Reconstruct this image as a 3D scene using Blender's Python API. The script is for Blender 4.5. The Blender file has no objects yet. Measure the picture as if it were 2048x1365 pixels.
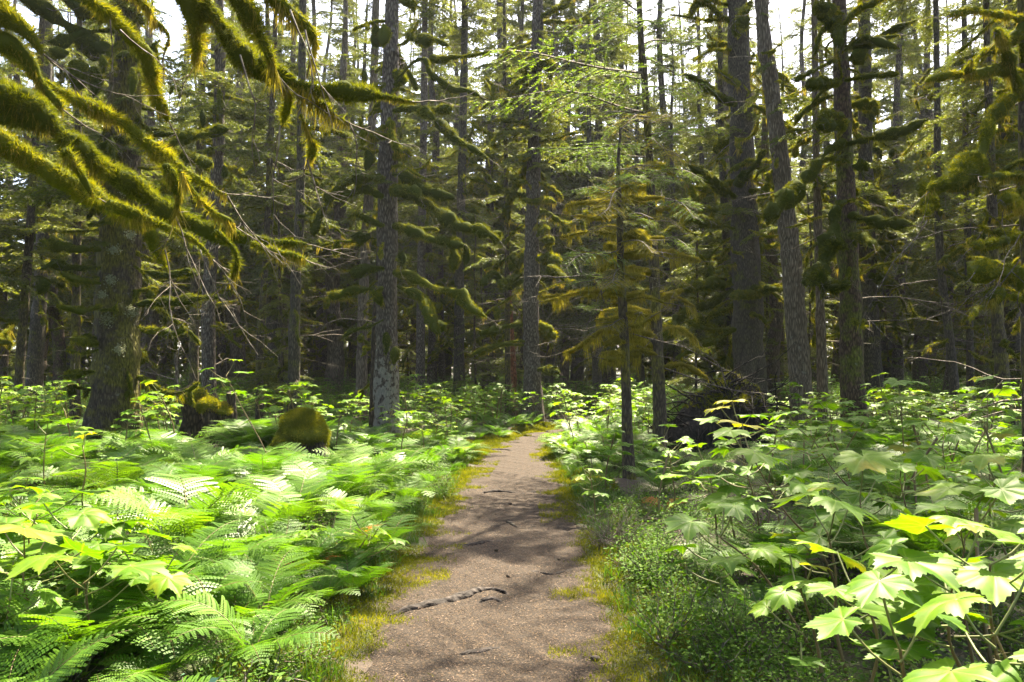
import bpy, math, numpy as np
from mathutils import Vector, Matrix, Euler
R = math.radians
SC = bpy.context.scene
COL = SC.collection

# ------------------------------------------------------------------ camera, sky, sun, exposure
SUN_AZ, SUN_EL = 22.0, 57.0            # degrees right of straight ahead, above the horizon
PITCH, FPX = 2.4, 1593.0
cam = bpy.data.objects.new('camera', bpy.data.cameras.new('camera'))
COL.objects.link(cam); SC.camera = cam
cam.location = (0, 0, 1.6); cam.rotation_euler = (R(90 + PITCH), 0, 0)
cam.data.lens = 28; cam.data.sensor_width = 36; cam.data.clip_end = 2000; cam.data.clip_start = 0.05
world = bpy.data.worlds.new('World'); SC.world = world; world.use_nodes = True
wn = world.node_tree
sky = wn.nodes.new('ShaderNodeTexSky'); sky.sky_type = 'NISHITA'; sky.sun_disc = False
sky.sun_elevation = R(SUN_EL); sky.sun_rotation = R(SUN_AZ); sky.dust_density = 3.0; sky.air_density = .7; sky.ozone_density = .4
bg = [n for n in wn.nodes if n.type == 'BACKGROUND'][0]
wn.links.new(sky.outputs[0], bg.inputs[0]); bg.inputs[1].default_value = 0.11
sl = bpy.data.lights.new('sun', 'SUN'); sl.energy = 5.0; sl.angle = R(0.55); sl.color = (1.0, 0.91, 0.74)
so = bpy.data.objects.new('sun', sl); COL.objects.link(so)
SDIR = Vector((math.sin(R(SUN_AZ)) * math.cos(R(SUN_EL)), math.cos(R(SUN_AZ)) * math.cos(R(SUN_EL)), math.sin(R(SUN_EL))))
so.rotation_euler = SDIR.to_track_quat('Z', 'Y').to_euler(); so.location = SDIR * 90
SC.view_settings.view_transform = 'Standard'; SC.view_settings.look = 'None'
SC.view_settings.exposure = 2.85; SC.view_settings.use_white_balance = True; SC.view_settings.white_balance_temperature = 6950; SC.view_settings.gamma = 1.0
SC.render.engine = 'CYCLES'
cy = SC.cycles
cy.use_denoising = True; cy.denoiser = 'OPENIMAGEDENOISE'; cy.denoising_input_passes = 'RGB_ALBEDO_NORMAL'
cy.max_bounces = 7; cy.diffuse_bounces = 3; cy.glossy_bounces = 2; cy.transmission_bounces = 4; cy.volume_bounces = 0
cy.transparent_max_bounces = 4; cy.use_adaptive_sampling = False; cy.sample_clamp_indirect = .5; cy.sample_clamp_direct = .55
cy.caustics_reflective = False; cy.caustics_refractive = False

# ------------------------------------------------------------------ pixel rays (photo is 2048 wide), terrain
def ray(px, py):
    u, v = (px - 1024) / FPX, (682.5 - py) / FPX
    t = R(PITCH)
    return np.array([u, math.cos(t) - v * math.sin(t), math.sin(t) + v * math.cos(t)])
def at(px, py, Y):
    d = ray(px, py); return np.array([0, 0, 1.6]) + d * (Y / d[1])
def gp(px, py):
    d = ray(px, py); s = 1.6 / -d[2]; return d[0] * s, d[1] * s
PC = np.array([(-6, -.15), (0, -.12), (4.1, -.115), (5.1, -.115), (6.4, -.105), (7.7, -.06), (10.2, -.01), (12.7, .01), (17, .12), (21.2, .68), (24, 1.7), (28, 3.8), (34, 6.8), (45, 10.5), (70, 16)])
PW = np.array([(-6, .7), (4.1, .69), (5.1, .79), (6.4, .80), (10.2, .75), (12.7, .76), (17, .64), (21, .52), (24, .34), (70, .25)])
def pcx(y): return np.interp(y, PC[:, 0], PC[:, 1])
def pdist(x, y): return np.abs(x - pcx(y)) - np.interp(y, PW[:, 0], PW[:, 1])   # metres outside the path's edge
def sstep(a, b, x):
    t = np.clip((x - a) / (b - a), 0, 1); return t * t * (3 - 2 * t)
def hgt(x, y):
    x = np.asarray(x, float); y = np.asarray(y, float)
    d = pdist(x, y)
    f = sstep(-.1, 2.2, d); g = sstep(-.25, .5, d)
    a = .14 * np.sin(.37 * x + 1.3) * np.sin(.31 * y + .5) + .07 * np.sin(1.1 * x + .45 * y) + .04 * np.sin(2.3 * x - 1.9 * y + 1)
    b = .012 * np.sin(5.1 * x + 2.2 * y) + .012 * np.sin(3.3 * y - 4.1 * x + 2) + .008 * np.sin(9.7 * x + 7 * y)
    return f * (a + .05) + g * (.035 + b * 2) + b * .5
def hz(x, y): return float(hgt(x, y))

# ------------------------------------------------------------------ mesh building
def nrm(a): return a / np.maximum(np.linalg.norm(a, axis=-1, keepdims=True), 1e-9)
class MB:
    def __init__(s): s.v = []; s.f = []; s.t = []; s.w = []; s.n = 0
    def add(s, V, F, mat=0, tone=.5, vein=0.0):
        V = np.asarray(V, np.float32).reshape(-1, 3); F = np.asarray(F, np.int32)
        s.v.append(V); s.f.append((F + s.n, mat))
        s.t.append(np.broadcast_to(np.asarray(tone, np.float32), (len(V),))); s.w.append(np.broadcast_to(np.asarray(vein, np.float32), (len(V),))); s.n += len(V)
    def mesh(s, name, mats, smooth=True):
        me = bpy.data.meshes.new(name)
        V = np.concatenate(s.v); T = np.concatenate(s.t)
        fl = np.concatenate([f.ravel() for f, m in s.f]); k = np.concatenate([np.full(len(f), f.shape[1], np.int32) for f, m in s.f])
        mi = np.concatenate([np.full(len(f), m, np.int32) for f, m in s.f])
        me.vertices.add(len(V)); me.vertices.foreach_set('co', V.ravel())
        me.loops.add(len(fl)); me.loops.foreach_set('vertex_index', fl)
        me.polygons.add(len(k)); me.polygons.foreach_set('loop_start', np.concatenate([[0], np.cumsum(k)[:-1]]).astype(np.int32))
        me.polygons.foreach_set('material_index', mi)
        me.polygons.foreach_set('use_smooth', np.full(len(k), smooth))
        me.update(calc_edges=True)
        a = me.attributes.new('tone', 'FLOAT', 'POINT'); a.data.foreach_set('value', T.astype(np.float32))
        Wv = np.concatenate(s.w)
        if Wv.any(): a = me.attributes.new('vein', 'FLOAT', 'POINT'); a.data.foreach_set('value', Wv.astype(np.float32))
        for m in mats: me.materials.append(m)
        return me
def link(name, data, parent=None):
    o = bpy.data.objects.new(name, data); COL.objects.link(o)
    if parent is not None: o.parent = parent
    return o
def tag(o, label, cat, group=None, kind=None):
    if label: o['label'] = label
    if cat: o['category'] = cat
    if group: o['group'] = group
    if kind: o['kind'] = kind
    return o
def crom(P, step):
    P = np.asarray(P, float); P = np.vstack([2 * P[0] - P[1], P, 2 * P[-1] - P[-2]]); out = []
    for i in range(1, len(P) - 2):
        n = max(2, int(np.linalg.norm(P[i + 1] - P[i]) / step)); t = np.arange(n)[:, None] / n
        a, b, c, d = P[i - 1], P[i], P[i + 1], P[i + 2]
        out.append(.5 * (2 * b + (c - a) * t + (2 * a - 5 * b + 4 * c - d) * t ** 2 + (3 * b - a - 3 * c + d) * t ** 3))
    out.append(P[-2][None]); return np.vstack(out)
def frames(C):
    T = nrm(np.gradient(C, axis=0)); up = np.array([0, 0, 1.]) if np.mean(np.abs(T[:, 2])) < .8 else np.array([0, 1., 0])
    A = nrm(np.cross(T, up)); B = np.cross(A, T); return T, A, B
def lump(P, rng, k, n=5):
    o = 0
    for _ in range(n):
        w = rng.normal(size=3) * k; o = o + np.sin(P @ w + rng.uniform(0, 6.28))
    return o / math.sqrt(n)
def tube(mb, C, r, seg=10, mat=0, noise=0, k=6, rng=None, tone=.5, radf=None, cap=True):
    C = np.asarray(C, float); r = np.broadcast_to(np.asarray(r, float), (len(C),)); T, A, B = frames(C)
    a = np.arange(seg) * 2 * math.pi / seg
    D = A[:, None] * np.cos(a)[None, :, None] + B[:, None] * np.sin(a)[None, :, None]
    rr = r[:, None] * np.ones(seg)[None]
    if radf is not None: rr = rr * radf(a, C)
    V = C[:, None] + D * rr[..., None]
    if noise: V = V + D * (lump(V.reshape(-1, 3), rng, k).reshape(rr.shape) * noise * rr)[..., None]
    n = len(C); i = np.arange(n - 1)[:, None] * seg; j = np.arange(seg)[None]; j2 = (j + 1) % seg
    F = np.stack([i + j, i + j2, i + seg + j2, i + seg + j], -1).reshape(-1, 4)
    V = V.reshape(-1, 3)
    mb.add(V, F, mat, tone)
    if cap:
        c = C[-1] + T[-1] * r[-1] * .6; c0 = C[0] - T[0] * r[0] * .6
        j = np.arange(seg); e = (n - 1) * seg
        mb.add(np.vstack([V[e:], c]), np.stack([j, (j + 1) % seg, np.full(seg, seg)], -1), mat, tone)
        mb.add(np.vstack([V[:seg], c0]), np.stack([(j + 1) % seg, j, np.full(seg, seg)], -1), mat, tone)
def blades(mb, P, D, L, W, rng, mat=0, tone=None, side=None):
    n = len(P); L = np.broadcast_to(L, (n,)); W = np.broadcast_to(W, (n,))
    D = nrm(D); S = nrm(np.cross(D, rng.normal(size=(n, 3)) if side is None else side))
    V = np.stack([P - S * W[:, None] / 2, P + S * W[:, None] / 2, P + D * L[:, None]], 1).reshape(-1, 3)
    F = np.arange(3 * n).reshape(-1, 3)
    if tone is None: tone = np.repeat(rng.uniform(0, 1, n), 3)
    elif np.ndim(tone): tone = np.repeat(tone, 3)
    mb.add(V, F, mat, tone)
def diamonds(mb, P, D, N, L, W, mat=0, tone=.5, mid=.45, fold=0.0):
    n = len(P); L = np.broadcast_to(L, (n,))[:, None]; W = np.broadcast_to(W, (n,))[:, None]
    D = nrm(D); S = nrm(np.cross(D, N)); N2 = np.cross(S, D)
    V = np.stack([P, P + D * L * mid + S * W / 2 + N2 * W * fold, P + D * L, P + D * L * mid - S * W / 2 + N2 * W * fold], 1).reshape(-1, 3)
    if np.ndim(tone): tone = np.repeat(tone, 4)
    mb.add(V, np.arange(4 * n).reshape(-1, 4), mat, tone)

# ------------------------------------------------------------------ materials
def mat_new(name):
    m = bpy.data.materials.new(name); m.use_nodes = True
    nt = m.node_tree; p = nt.nodes['Principled BSDF']; return m, nt, p
def N(nt, t, **k):
    n = nt.nodes.new(t)
    for a, b in k.items():
        if a in n.inputs: n.inputs[a].default_value = b
        else: setattr(n, a, b)
    return n
def ramp(nt, fac, stops):
    r = nt.nodes.new('ShaderNodeValToRGB'); nt.links.new(fac, r.inputs[0])
    e = r.color_ramp.elements
    while len(e) < len(stops): e.new(.5)
    for q, (p, c) in zip(e, stops): q.position = p; q.color = (*c, 1)
    return r.outputs[0]
def mixc(nt, f, a, b):
    m = nt.nodes.new('ShaderNodeMix'); m.data_type = 'RGBA'
    for s, v in ((0, f), (6, a), (7, b)):
        if hasattr(v, 'is_linked'): nt.links.new(v, m.inputs[s])
        else: m.inputs[s].default_value = v if s == 0 else (*v, 1)
    return m.outputs[2]
def leafmat(name, stops, trans=.4, tcol=(1.25, 1.35, .5), rough=.42, spec=.5, vein=None, rnd=.35):
    m, nt, p = mat_new(name); L = nt.links
    at_ = N(nt, 'ShaderNodeAttribute', attribute_name='tone'); oi = N(nt, 'ShaderNodeObjectInfo')
    mp = N(nt, 'ShaderNodeMath', operation='MULTIPLY_ADD'); L.new(oi.outputs['Random'], mp.inputs[0]); mp.inputs[1].default_value = rnd; mp.inputs[2].default_value = -rnd / 2
    ad = N(nt, 'ShaderNodeMath', operation='ADD'); ad.use_clamp = True; L.new(at_.outputs['Fac'], ad.inputs[0]); L.new(mp.outputs[0], ad.inputs[1])
    c = ramp(nt, ad.outputs[0], stops)
    if vein:
        tcx = N(nt, 'ShaderNodeTexCoord'); nm2 = N(nt, 'ShaderNodeTexNoise'); nm2.inputs['Scale'].default_value = 5.5; nm2.inputs['Detail'].default_value = 6; L.new(tcx.outputs['Object'], nm2.inputs['Vector'])
        c = mixc(nt, ramp(nt, nm2.outputs[0], [(.35, (0, 0, 0)), (.75, (.5, .5, .5))]), c, (.05, .13, .015)); c = mixc(nt, ramp(nt, nm2.outputs[0], [(.70, (0, 0, 0)), (.735, (.9, .9, .9))]), c, (.22, .13, .03))
        va = N(nt, 'ShaderNodeAttribute', attribute_name='vein'); c = mixc(nt, va.outputs['Fac'], c, vein)
    L.new(c, p.inputs['Base Color']); p.inputs['Roughness'].default_value = rough; p.inputs['Specular IOR Level'].default_value = spec
    tr = N(nt, 'ShaderNodeBsdfTranslucent'); mu = N(nt, 'ShaderNodeMix', data_type='RGBA', blend_type='MULTIPLY'); mu.inputs[0].default_value = 1
    L.new(c, mu.inputs[6]); mu.inputs[7].default_value = (*tcol, 1); L.new(mu.outputs[2], tr.inputs[0])
    ms = N(nt, 'ShaderNodeMixShader'); ms.inputs[0].default_value = trans
    L.new(p.outputs[0], ms.inputs[1]); L.new(tr.outputs[0], ms.inputs[2])
    L.new(ms.outputs[0], nt.nodes['Material Output'].inputs[0]); return m
def barkmat(name, dark, light, moss=.5, mosscol=(.07, .075, .012), stretch=(14, 14, 4), lichen=0.0, bump=.6, palefoot=False):
    m, nt, p = mat_new(name); L = nt.links
    tc = N(nt, 'ShaderNodeTexCoord'); mp = N(nt, 'ShaderNodeMapping'); mp.inputs['Scale'].default_value = stretch
    L.new(tc.outputs['Object'], mp.inputs[0])
    vo = N(nt, 'ShaderNodeTexVoronoi', feature='DISTANCE_TO_EDGE'); vo.inputs['Scale'].default_value = 1.6; L.new(mp.outputs[0], vo.inputs['Vector'])
    nz = N(nt, 'ShaderNodeTexNoise'); nz.inputs['Scale'].default_value = 3; nz.inputs['Detail'].default_value = 8; L.new(mp.outputs[0], nz.inputs['Vector'])
    n2 = N(nt, 'ShaderNodeTexNoise'); n2.inputs['Scale'].default_value = 1.3; n2.inputs['Detail'].default_value = 7; n2.inputs['Roughness'].default_value = .7; L.new(tc.outputs['Object'], n2.inputs['Vector'])
    n3 = N(nt, 'ShaderNodeTexNoise'); n3.inputs['Scale'].default_value = 9; n3.inputs['Detail'].default_value = 6; L.new(tc.outputs['Object'], n3.inputs['Vector'])
    mu = N(nt, 'ShaderNodeMath', operation='MULTIPLY'); L.new(vo.outputs[0], mu.inputs[0]); mu.inputs[1].default_value = 2.2; mu.use_clamp = True
    av = N(nt, 'ShaderNodeMath', operation='MULTIPLY_ADD'); L.new(mu.outputs[0], av.inputs[0]); av.inputs[1].default_value = .5; 
    hf = N(nt, 'ShaderNodeMath', operation='MULTIPLY'); L.new(nz.outputs[0], hf.inputs[0]); hf.inputs[1].default_value = .6; L.new(hf.outputs[0], av.inputs[2])
    c = ramp(nt, av.outputs[0], [(.18, tuple(x * .35 for x in dark)), (.4, dark), (.75, light)])
    mf = ramp(nt, n2.outputs[0], [(.68 - .22 * moss, (0, 0, 0)), (.76 - .22 * moss, (1, 1, 1))])
    mc2 = ramp(nt, nz.outputs[0], [(.3, tuple(x * .3 for x in mosscol)), (.5, mosscol), (.72, tuple(x * 2.1 for x in mosscol))])
    c = mixc(nt, mf, c, mc2)
    if lichen:
        lf = ramp(nt, n3.outputs[0], [(.70 - .2 * lichen, (0, 0, 0)), (.82 - .2 * lichen, (.55, .55, .55))]); c = mixc(nt, lf, c, (.22, .22, .18))
    if palefoot:   # pale crust lichen on the lowest two metres
        sx = N(nt, 'ShaderNodeSeparateXYZ'); L.new(tc.outputs['Object'], sx.inputs[0]); mr = N(nt, 'ShaderNodeMapRange'); L.new(sx.outputs[2], mr.inputs[0])
        for q, v in zip((1, 2, 3, 4), (1.6, 2.6, .52, .22)): mr.inputs[q].default_value = v
        sm = N(nt, 'ShaderNodeMath', operation='ADD'); L.new(mr.outputs[0], sm.inputs[0]); L.new(n3.outputs[0], sm.inputs[1]); c = mixc(nt, ramp(nt, sm.outputs[0], [(.97, (0, 0, 0)), (1.04, (.55, .55, .55))]), c, (.23, .22, .185))
    L.new(c, p.inputs['Base Color']); p.inputs['Roughness'].default_value = .85; p.inputs['Specular IOR Level'].default_value = .25
    b = N(nt, 'ShaderNodeBump'); b.inputs['Strength'].default_value = bump; b.inputs['Distance'].default_value = .04
    L.new(av.outputs[0], b.inputs['Height']); L.new(b.outputs[0], p.inputs['Normal']); return m
M = {}
M['moss'] = leafmat('moss', [(0, (.060, .078, .008)), (.45, (.135, .155, .013)), (.8, (.24, .235, .02)), (1, (.33, .26, .035))], .45, (1.3, 1.2, .35), .9, .08)
M['mossgold'] = leafmat('golden_moss', [(0, (.10, .095, .014)), (.5, (.24, .205, .03)), (1, (.38, .30, .06))], .5, (1.1, 1.05, .45), .9, .08)
M['mosssunlit'] = leafmat('yellow_moss', [(0, (.13, .12, .016)), (.5, (.28, .25, .035)), (1, (.42, .36, .07))], .52, (1.15, 1.1, .4), .9, .08)  # golden moss brightened: sunlight on the two thin trees put into its colour
M['mossshaded'] = leafmat('painted_shade_moss', [(0, (.040, .055, .007)), (.5, (.10, .12, .013)), (1, (.19, .19, .02))], .4, (1.3, 1.15, .35), .9, .08)  # darker copy of the moss: shade on backlit limbs put into its colour
M['needle'] = leafmat('spruce_needles', [(0, (.040, .06, .012)), (.5, (.090, .115, .020)), (1, (.16, .175, .035))], .52, (1.4, 1.35, .45), .5, .35)
M['needleyoung'] = leafmat('hemlock_needles', [(0, (.055, .10, .013)), (.5, (.105, .165, .020)), (1, (.19, .235, .035))], .5, (1.3, 1.4, .45), .45, .35)
M['needlegold'] = leafmat('lichen_hung_needles', [(0, (.10, .12, .02)), (.5, (.20, .19, .03)), (1, (.30, .25, .05))], .45, (1.3, 1.2, .5), .7, .2)
M['fern'] = leafmat('fern_green', [(0, (.035, .105, .008)), (.5, (.085, .19, .013)), (.85, (.145, .26, .02)), (1, (.26, .30, .04))], .45, (1.2, 1.2, .35), .45, .3)
M['club'] = leafmat('devils_club_leaf', [(0, (.045, .125, .006)), (.5, (.095, .20, .009)), (.85, (.155, .26, .014)), (1, (.34, .29, .03))], .46, (1.2, 1.2, .3), .5, .18, vein=(.19, .29, .04), rnd=.55)
M['herb'] = leafmat('herb_leaf', [(0, (.028, .075, .007)), (.5, (.065, .14, .012)), (1, (.13, .21, .022))], .42, (1.2, 1.3, .4), .65, .12)
M['bluish'] = leafmat('bluish_leaf', [(0, (.035, .10, .06)), (.5, (.06, .15, .10)), (1, (.10, .2, .13))], .3, (1.2, 1.35, .6), .4, .5)
M['grass'] = leafmat('grass_blade', [(0, (.03, .08, .008)), (.6, (.07, .14, .014)), (1, (.20, .18, .045))], .4, (1.25, 1.3, .4), .45, .4)
M['rust'] = leafmat('withered_leaf', [(0, (.20, .07, .015)), (.5, (.36, .13, .025)), (1, (.42, .24, .05))], .4, (1.3, 1.0, .6), .6, .2)
M['stem'] = leafmat('stem', [(0, (.08, .05, .02)), (.6, (.17, .12, .04)), (1, (.16, .18, .05))], .05, rough=.6)
M['lichen'] = leafmat('leafy_lichen', [(0, (.12, .13, .08)), (.5, (.20, .21, .14)), (1, (.30, .31, .22))], .2, (1, 1, .8), .9, .1)
M['twig'] = barkmat('dead_twig', (.09, .07, .05), (.24, .21, .17), moss=0, bump=.1)
M['barkA'] = barkmat('scaly_spruce_bark', (.060, .046, .036), (.17, .145, .115), .35, lichen=.5)
M['barkA1'] = barkmat('pale_footed_bark', (.060, .046, .036), (.17, .145, .115), .35, lichen=.5, palefoot=True)
M['barkB'] = barkmat('mossy_old_bark', (.036, .027, .018), (.085, .068, .046), 1.1, lichen=.35, bump=1.0, mosscol=(.075, .068, .012))
M['barkE'] = barkmat('furrowed_bark', (.085, .065, .045), (.22, .18, .13), .3, stretch=(16, 16, 2.2), lichen=.4, bump=.9)
M['barkF'] = barkmat('reddish_bark', (.050, .032, .021), (.125, .084, .054), .9, lichen=.2)
M['barkG'] = barkmat('dark_spruce_bark', (.045, .038, .028), (.10, .085, .062), .6)
M['barkC'] = barkmat('young_mossy_bark', (.042, .032, .021), (.10, .08, .052), .85, mosscol=(.085, .078, .014))
M['barkR'] = barkmat('rotten_red_bark', (.12, .045, .02), (.26, .11, .05), .4)
M['rot'] = barkmat('rotten_wood', (.025, .018, .012), (.085, .06, .04), .5, stretch=(10, 10, 3))
M['earth'] = barkmat('peaty_earth', (.010, .008, .006), (.035, .027, .020), .1, stretch=(10, 10, 3))
M['root'] = barkmat('path_root', (.020, .015, .012), (.062, .05, .042), .25, stretch=(8, 8, 8))

def ground_mat():
    m, nt, p = mat_new('forest_floor'); L = nt.links
    tc = N(nt, 'ShaderNodeTexCoord')
    a = N(nt, 'ShaderNodeTexNoise'); a.inputs['Scale'].default_value = 2.2; a.inputs['Detail'].default_value = 8; a.inputs['Roughness'].default_value = .65; L.new(tc.outputs['Object'], a.inputs[0])
    b = N(nt, 'ShaderNodeTexNoise'); b.inputs['Scale'].default_value = 60; b.inputs['Detail'].default_value = 5; b.inputs['Roughness'].default_value = .7; L.new(tc.outputs['Object'], b.inputs[0])
    moss = ramp(nt, b.outputs[0], [(.3, (.012, .020, .004)), (.55, (.035, .048, .008)), (.8, (.08, .085, .014))])
    lit = ramp(nt, b.outputs[0], [(.3, (.014, .009, .006)), (.55, (.045, .030, .018)), (.75, (.11, .075, .04))])
    f = ramp(nt, a.outputs[0], [(.42, (0, 0, 0)), (.56, (1, 1, 1))])
    c = mixc(nt, f, moss, lit)
    L.new(c, p.inputs['Base Color']); p.inputs['Roughness'].default_value = .9
    bp = N(nt, 'ShaderNodeBump'); bp.inputs['Strength'].default_value = .7; bp.inputs['Distance'].default_value = .02; L.new(b.outputs[0], bp.inputs['Height']); L.new(bp.outputs[0], p.inputs['Normal'])
    return m
def path_mat():
    m, nt, p = mat_new('trodden_soil'); L = nt.links
    tc = N(nt, 'ShaderNodeTexCoord')
    def nz(s, d, r=.6):
        a = N(nt, 'ShaderNodeTexNoise'); a.inputs['Scale'].default_value = s; a.inputs['Detail'].default_value = d; a.inputs['Roughness'].default_value = r; L.new(tc.outputs['Object'], a.inputs[0]); return a.outputs[0]
    fine = nz(95, 4, .75); mid = nz(7, 7, .7); big = nz(1.3, 5)
    vo = N(nt, 'ShaderNodeTexVoronoi'); vo.inputs['Scale'].default_value = 120; L.new(tc.outputs['Object'], vo.inputs['Vector'])
    c1 = ramp(nt, fine, [(.28, (.013, .010, .008)), (.48, (.031, .023, .017)), (.62, (.062, .046, .033)), (.78, (.19, .14, .095))])
    c2 = ramp(nt, fine, [(.3, (.017, .013, .011)), (.55, (.036, .028, .021)), (.75, (.085, .066, .050))])
    c = mixc(nt, ramp(nt, mid, [(.42, (0, 0, 0)), (.6, (1, 1, 1))]), c1, c2)
    vr = ramp(nt, vo.outputs['Color'], [(.72, (0, 0, 0)), (.78, (.55, .55, .55))])
    c = mixc(nt, vr, c, (.14, .092, .052))
    mc = ramp(nt, fine, [(.3, (.018, .020, .005)), (.7, (.065, .062, .013))])
    at_ = N(nt, 'ShaderNodeAttribute', attribute_name='tone')
    ad = N(nt, 'ShaderNodeMath', operation='ADD'); L.new(at_.outputs['Fac'], ad.inputs[0]); L.new(mid, ad.inputs[1])
    c = mixc(nt, ramp(nt, ad.outputs[0], [(.95, (0, 0, 0)), (1.12, (.9, .9, .9))]), c, mc)
    L.new(c, p.inputs['Base Color']); p.inputs['Roughness'].default_value = .92; p.inputs['Specular IOR Level'].default_value = .2
    s = N(nt, 'ShaderNodeMath', operation='MULTIPLY_ADD'); L.new(mid, s.inputs[0]); s.inputs[1].default_value = 1.6; L.new(fine, s.inputs[2])
    bp = N(nt, 'ShaderNodeBump'); bp.inputs['Strength'].default_value = .9; bp.inputs['Distance'].default_value = .02; L.new(s.outputs[0], bp.inputs['Height']); L.new(bp.outputs[0], p.inputs['Normal'])
    return m

# ------------------------------------------------------------------ ground and path
def grid(xs, ys, zf):
    X, Y = np.meshgrid(xs, ys); V = np.stack([X, Y, zf(X, Y)], -1).reshape(-1, 3)
    n, m = len(ys), len(xs); i = np.arange(n - 1)[:, None] * m; j = np.arange(m - 1)[None]
    return V, np.stack([i + j, i + j + 1, i + m + j + 1, i + m + j], -1).reshape(-1, 4)
u = np.linspace(-1, 1, 281); xs = np.sinh(u * 6.2) / np.sinh(6.2) * 600
ys = np.concatenate([np.linspace(-300, -12, 15), np.arange(-10, 26, .12), 26 + 574 * np.linspace(0.004, 1, 70) ** 2.5])
def gz(X, Y):
    d = pdist(X, Y); return hgt(X, Y) - .05 * (1 - sstep(-.35, -.1, d)) * (Y > -8) * (Y < 69)
mb = MB(); V, F = grid(xs, ys, gz); mb.add(V, F)
g = link('ground', mb.mesh('ground', [ground_mat()])); tag(g, None, None, kind='structure')
mb = MB(); py = np.concatenate([np.arange(-7.5, 30, .05), np.arange(30, 69, .5)]); su = np.linspace(-1.22, 1.22, 60)
rng = np.random.default_rng(5)
W = np.interp(py, PW[:, 0], PW[:, 1]); X = pcx(py)[:, None] + su[None] * W[:, None]; Y = np.repeat(py[:, None], 60, 1)
Z = hgt(X, Y) + .008 * np.sin(14 * X + 3 * Y) * np.sin(11 * Y) + .012 - .075 * sstep(.86, 1.2, np.abs(su))[None] + .006 * np.sin(31 * X) * np.sin(27 * Y + 4 * X)
T = sstep(.55, 1.15, np.abs(su + .03))[None] * .55 + 0 * X
i = np.arange(len(py) - 1)[:, None] * 60; j = np.arange(59)[None]
mb.add(np.stack([X, Y, Z], -1).reshape(-1, 3), np.stack([i + j, i + j + 1, i + 61 + j, i + 60 + j], -1).reshape(-1, 4), 0, T.ravel())
o = link('path', mb.mesh('path', [path_mat()])); tag(o, None, None, kind='structure')

# ------------------------------------------------------------------ mossy limbs
def moss_limb(mb, rng, P, r, wood=.35, dens=900, flen=.04, fw=.008, hang=0, hlen=.12, mm=0, hm=1, wm=2, seg=10, lumpy=.28, step=.07, k=7, tonebias=0.0):
    C = crom(P, step); n = len(C); s = np.linspace(0, 1, n)
    rr = np.interp(s, np.linspace(0, 1, len(r)), r)
    C = C + np.stack([lump(C, rng, 3 + 0 * 1), lump(C, rng, 3), lump(C, rng, 4)], -1) * rr[:, None] * .22
    q = 1 + .36 * lump(C, rng, k * .8) + .2 * lump(C, rng, k * 2.0)
    rr = rr * np.sqrt(np.clip((1.001 - s) / .07, 0.02, 1))
    rr = rr * np.clip(q, .45, 1.7)
    tube(mb, C, rr * .93, seg, mm, lumpy * 1.1, k * 2.2, rng, tone=.12 + tonebias)  # dark core under lighter fuzz: shaded body and lit rim painted into the tones
    T, A, B = frames(C)
    seglen = np.linalg.norm(np.diff(C, axis=0), axis=1); area = (seglen * rr[:-1] * 6.28)
    m = int(area.sum() * dens)
    if m:
        i = rng.choice(n - 1, m, p=area / area.sum()); f = rng.random(m)[:, None]; a = rng.random(m) * 6.283
        Ci = C[i] * (1 - f) + C[i + 1] * f; Ri = (rr[i] * (1 - f[:, 0]) + rr[i + 1] * f[:, 0])
        D = A[i] * np.cos(a)[:, None] + B[i] * np.sin(a)[:, None]
        cl = lump(Ci + D * Ri[:, None], np.random.default_rng(7), 22)
        Ln = flen * rng.uniform(.45, 1.5, m) * (1 + .55 * cl)
        Ln = np.clip(Ln, flen * .25, flen * 2.2)
        G = Ci + D * Ri[:, None]; dn = np.stack([lump(G, np.random.default_rng(q_), 26) for q_ in (31, 32, 33)], -1)
        blades(mb, Ci + D * (Ri * .9)[:, None], D + rng.normal(size=(m, 3)) * .6 + dn * .75 + np.array([0, 0, -.2]), Ln + Ri * .1, fw * rng.uniform(.6, 1.4, m), rng, mm, np.clip(.38 + tonebias + .2 * cl + rng.normal(size=m) * .14, 0, 1))
    if hang:
        m = int(seglen.sum() * hang); i = rng.choice(n - 1, m, p=seglen / seglen.sum()); f = rng.random(m)[:, None]
        Ci = C[i] * (1 - f) + C[i + 1] * f; Ri = rr[i]
        a = rng.normal(size=m) * .9
        Hh = nrm(np.stack([A[i, 0], A[i, 1], A[i, 2] * 0], -1) + 1e-6)
        Q = Ci + Hh * (np.sin(a) * Ri)[:, None] - np.array([0, 0, 1]) * (np.cos(a) * Ri * .8)[:, None]
        cl = np.clip(.5 + .9 * lump(Ci, np.random.default_rng(3), 15), .05, 2.2) ** 1.3
        blades(mb, Q, np.array([0, 0, -1.]) + rng.normal(size=(m, 3)) * .22, hlen * cl * rng.uniform(.4, 1.2, m), fw * rng.uniform(.8, 1.8, m), rng, hm, np.clip(rng.normal(size=m) * .22 + .45, 0, 1))
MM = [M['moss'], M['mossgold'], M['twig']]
MMD = [M['mossshaded'], M['moss'], M['twig']]
def bare_twig(mb, rng, P0, D, L, r=.008, mat=2, sub=3, depth=1):
    n = 7; d = np.array(D, float); P = [np.array(P0, float)]
    for i in range(n):
        d = nrm(d + rng.normal(size=3) * .13 + np.array([0, 0, -.02])); P.append(P[-1] + d * L / n)
    P = np.array(P); tube(mb, P, np.linspace(r, r * .25, n + 1), 4, mat, cap=False)
    if depth:
        for _ in range(sub):
            i = rng.integers(1, n); bare_twig(mb, rng, P[i], nrm(P[i] - P[i - 1]) + rng.normal(size=3) * .6, L * rng.uniform(.25, .5), r * .5, mat, 2, depth - 1)
rng = np.random.default_rng(11)
LIMBS = []
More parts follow.
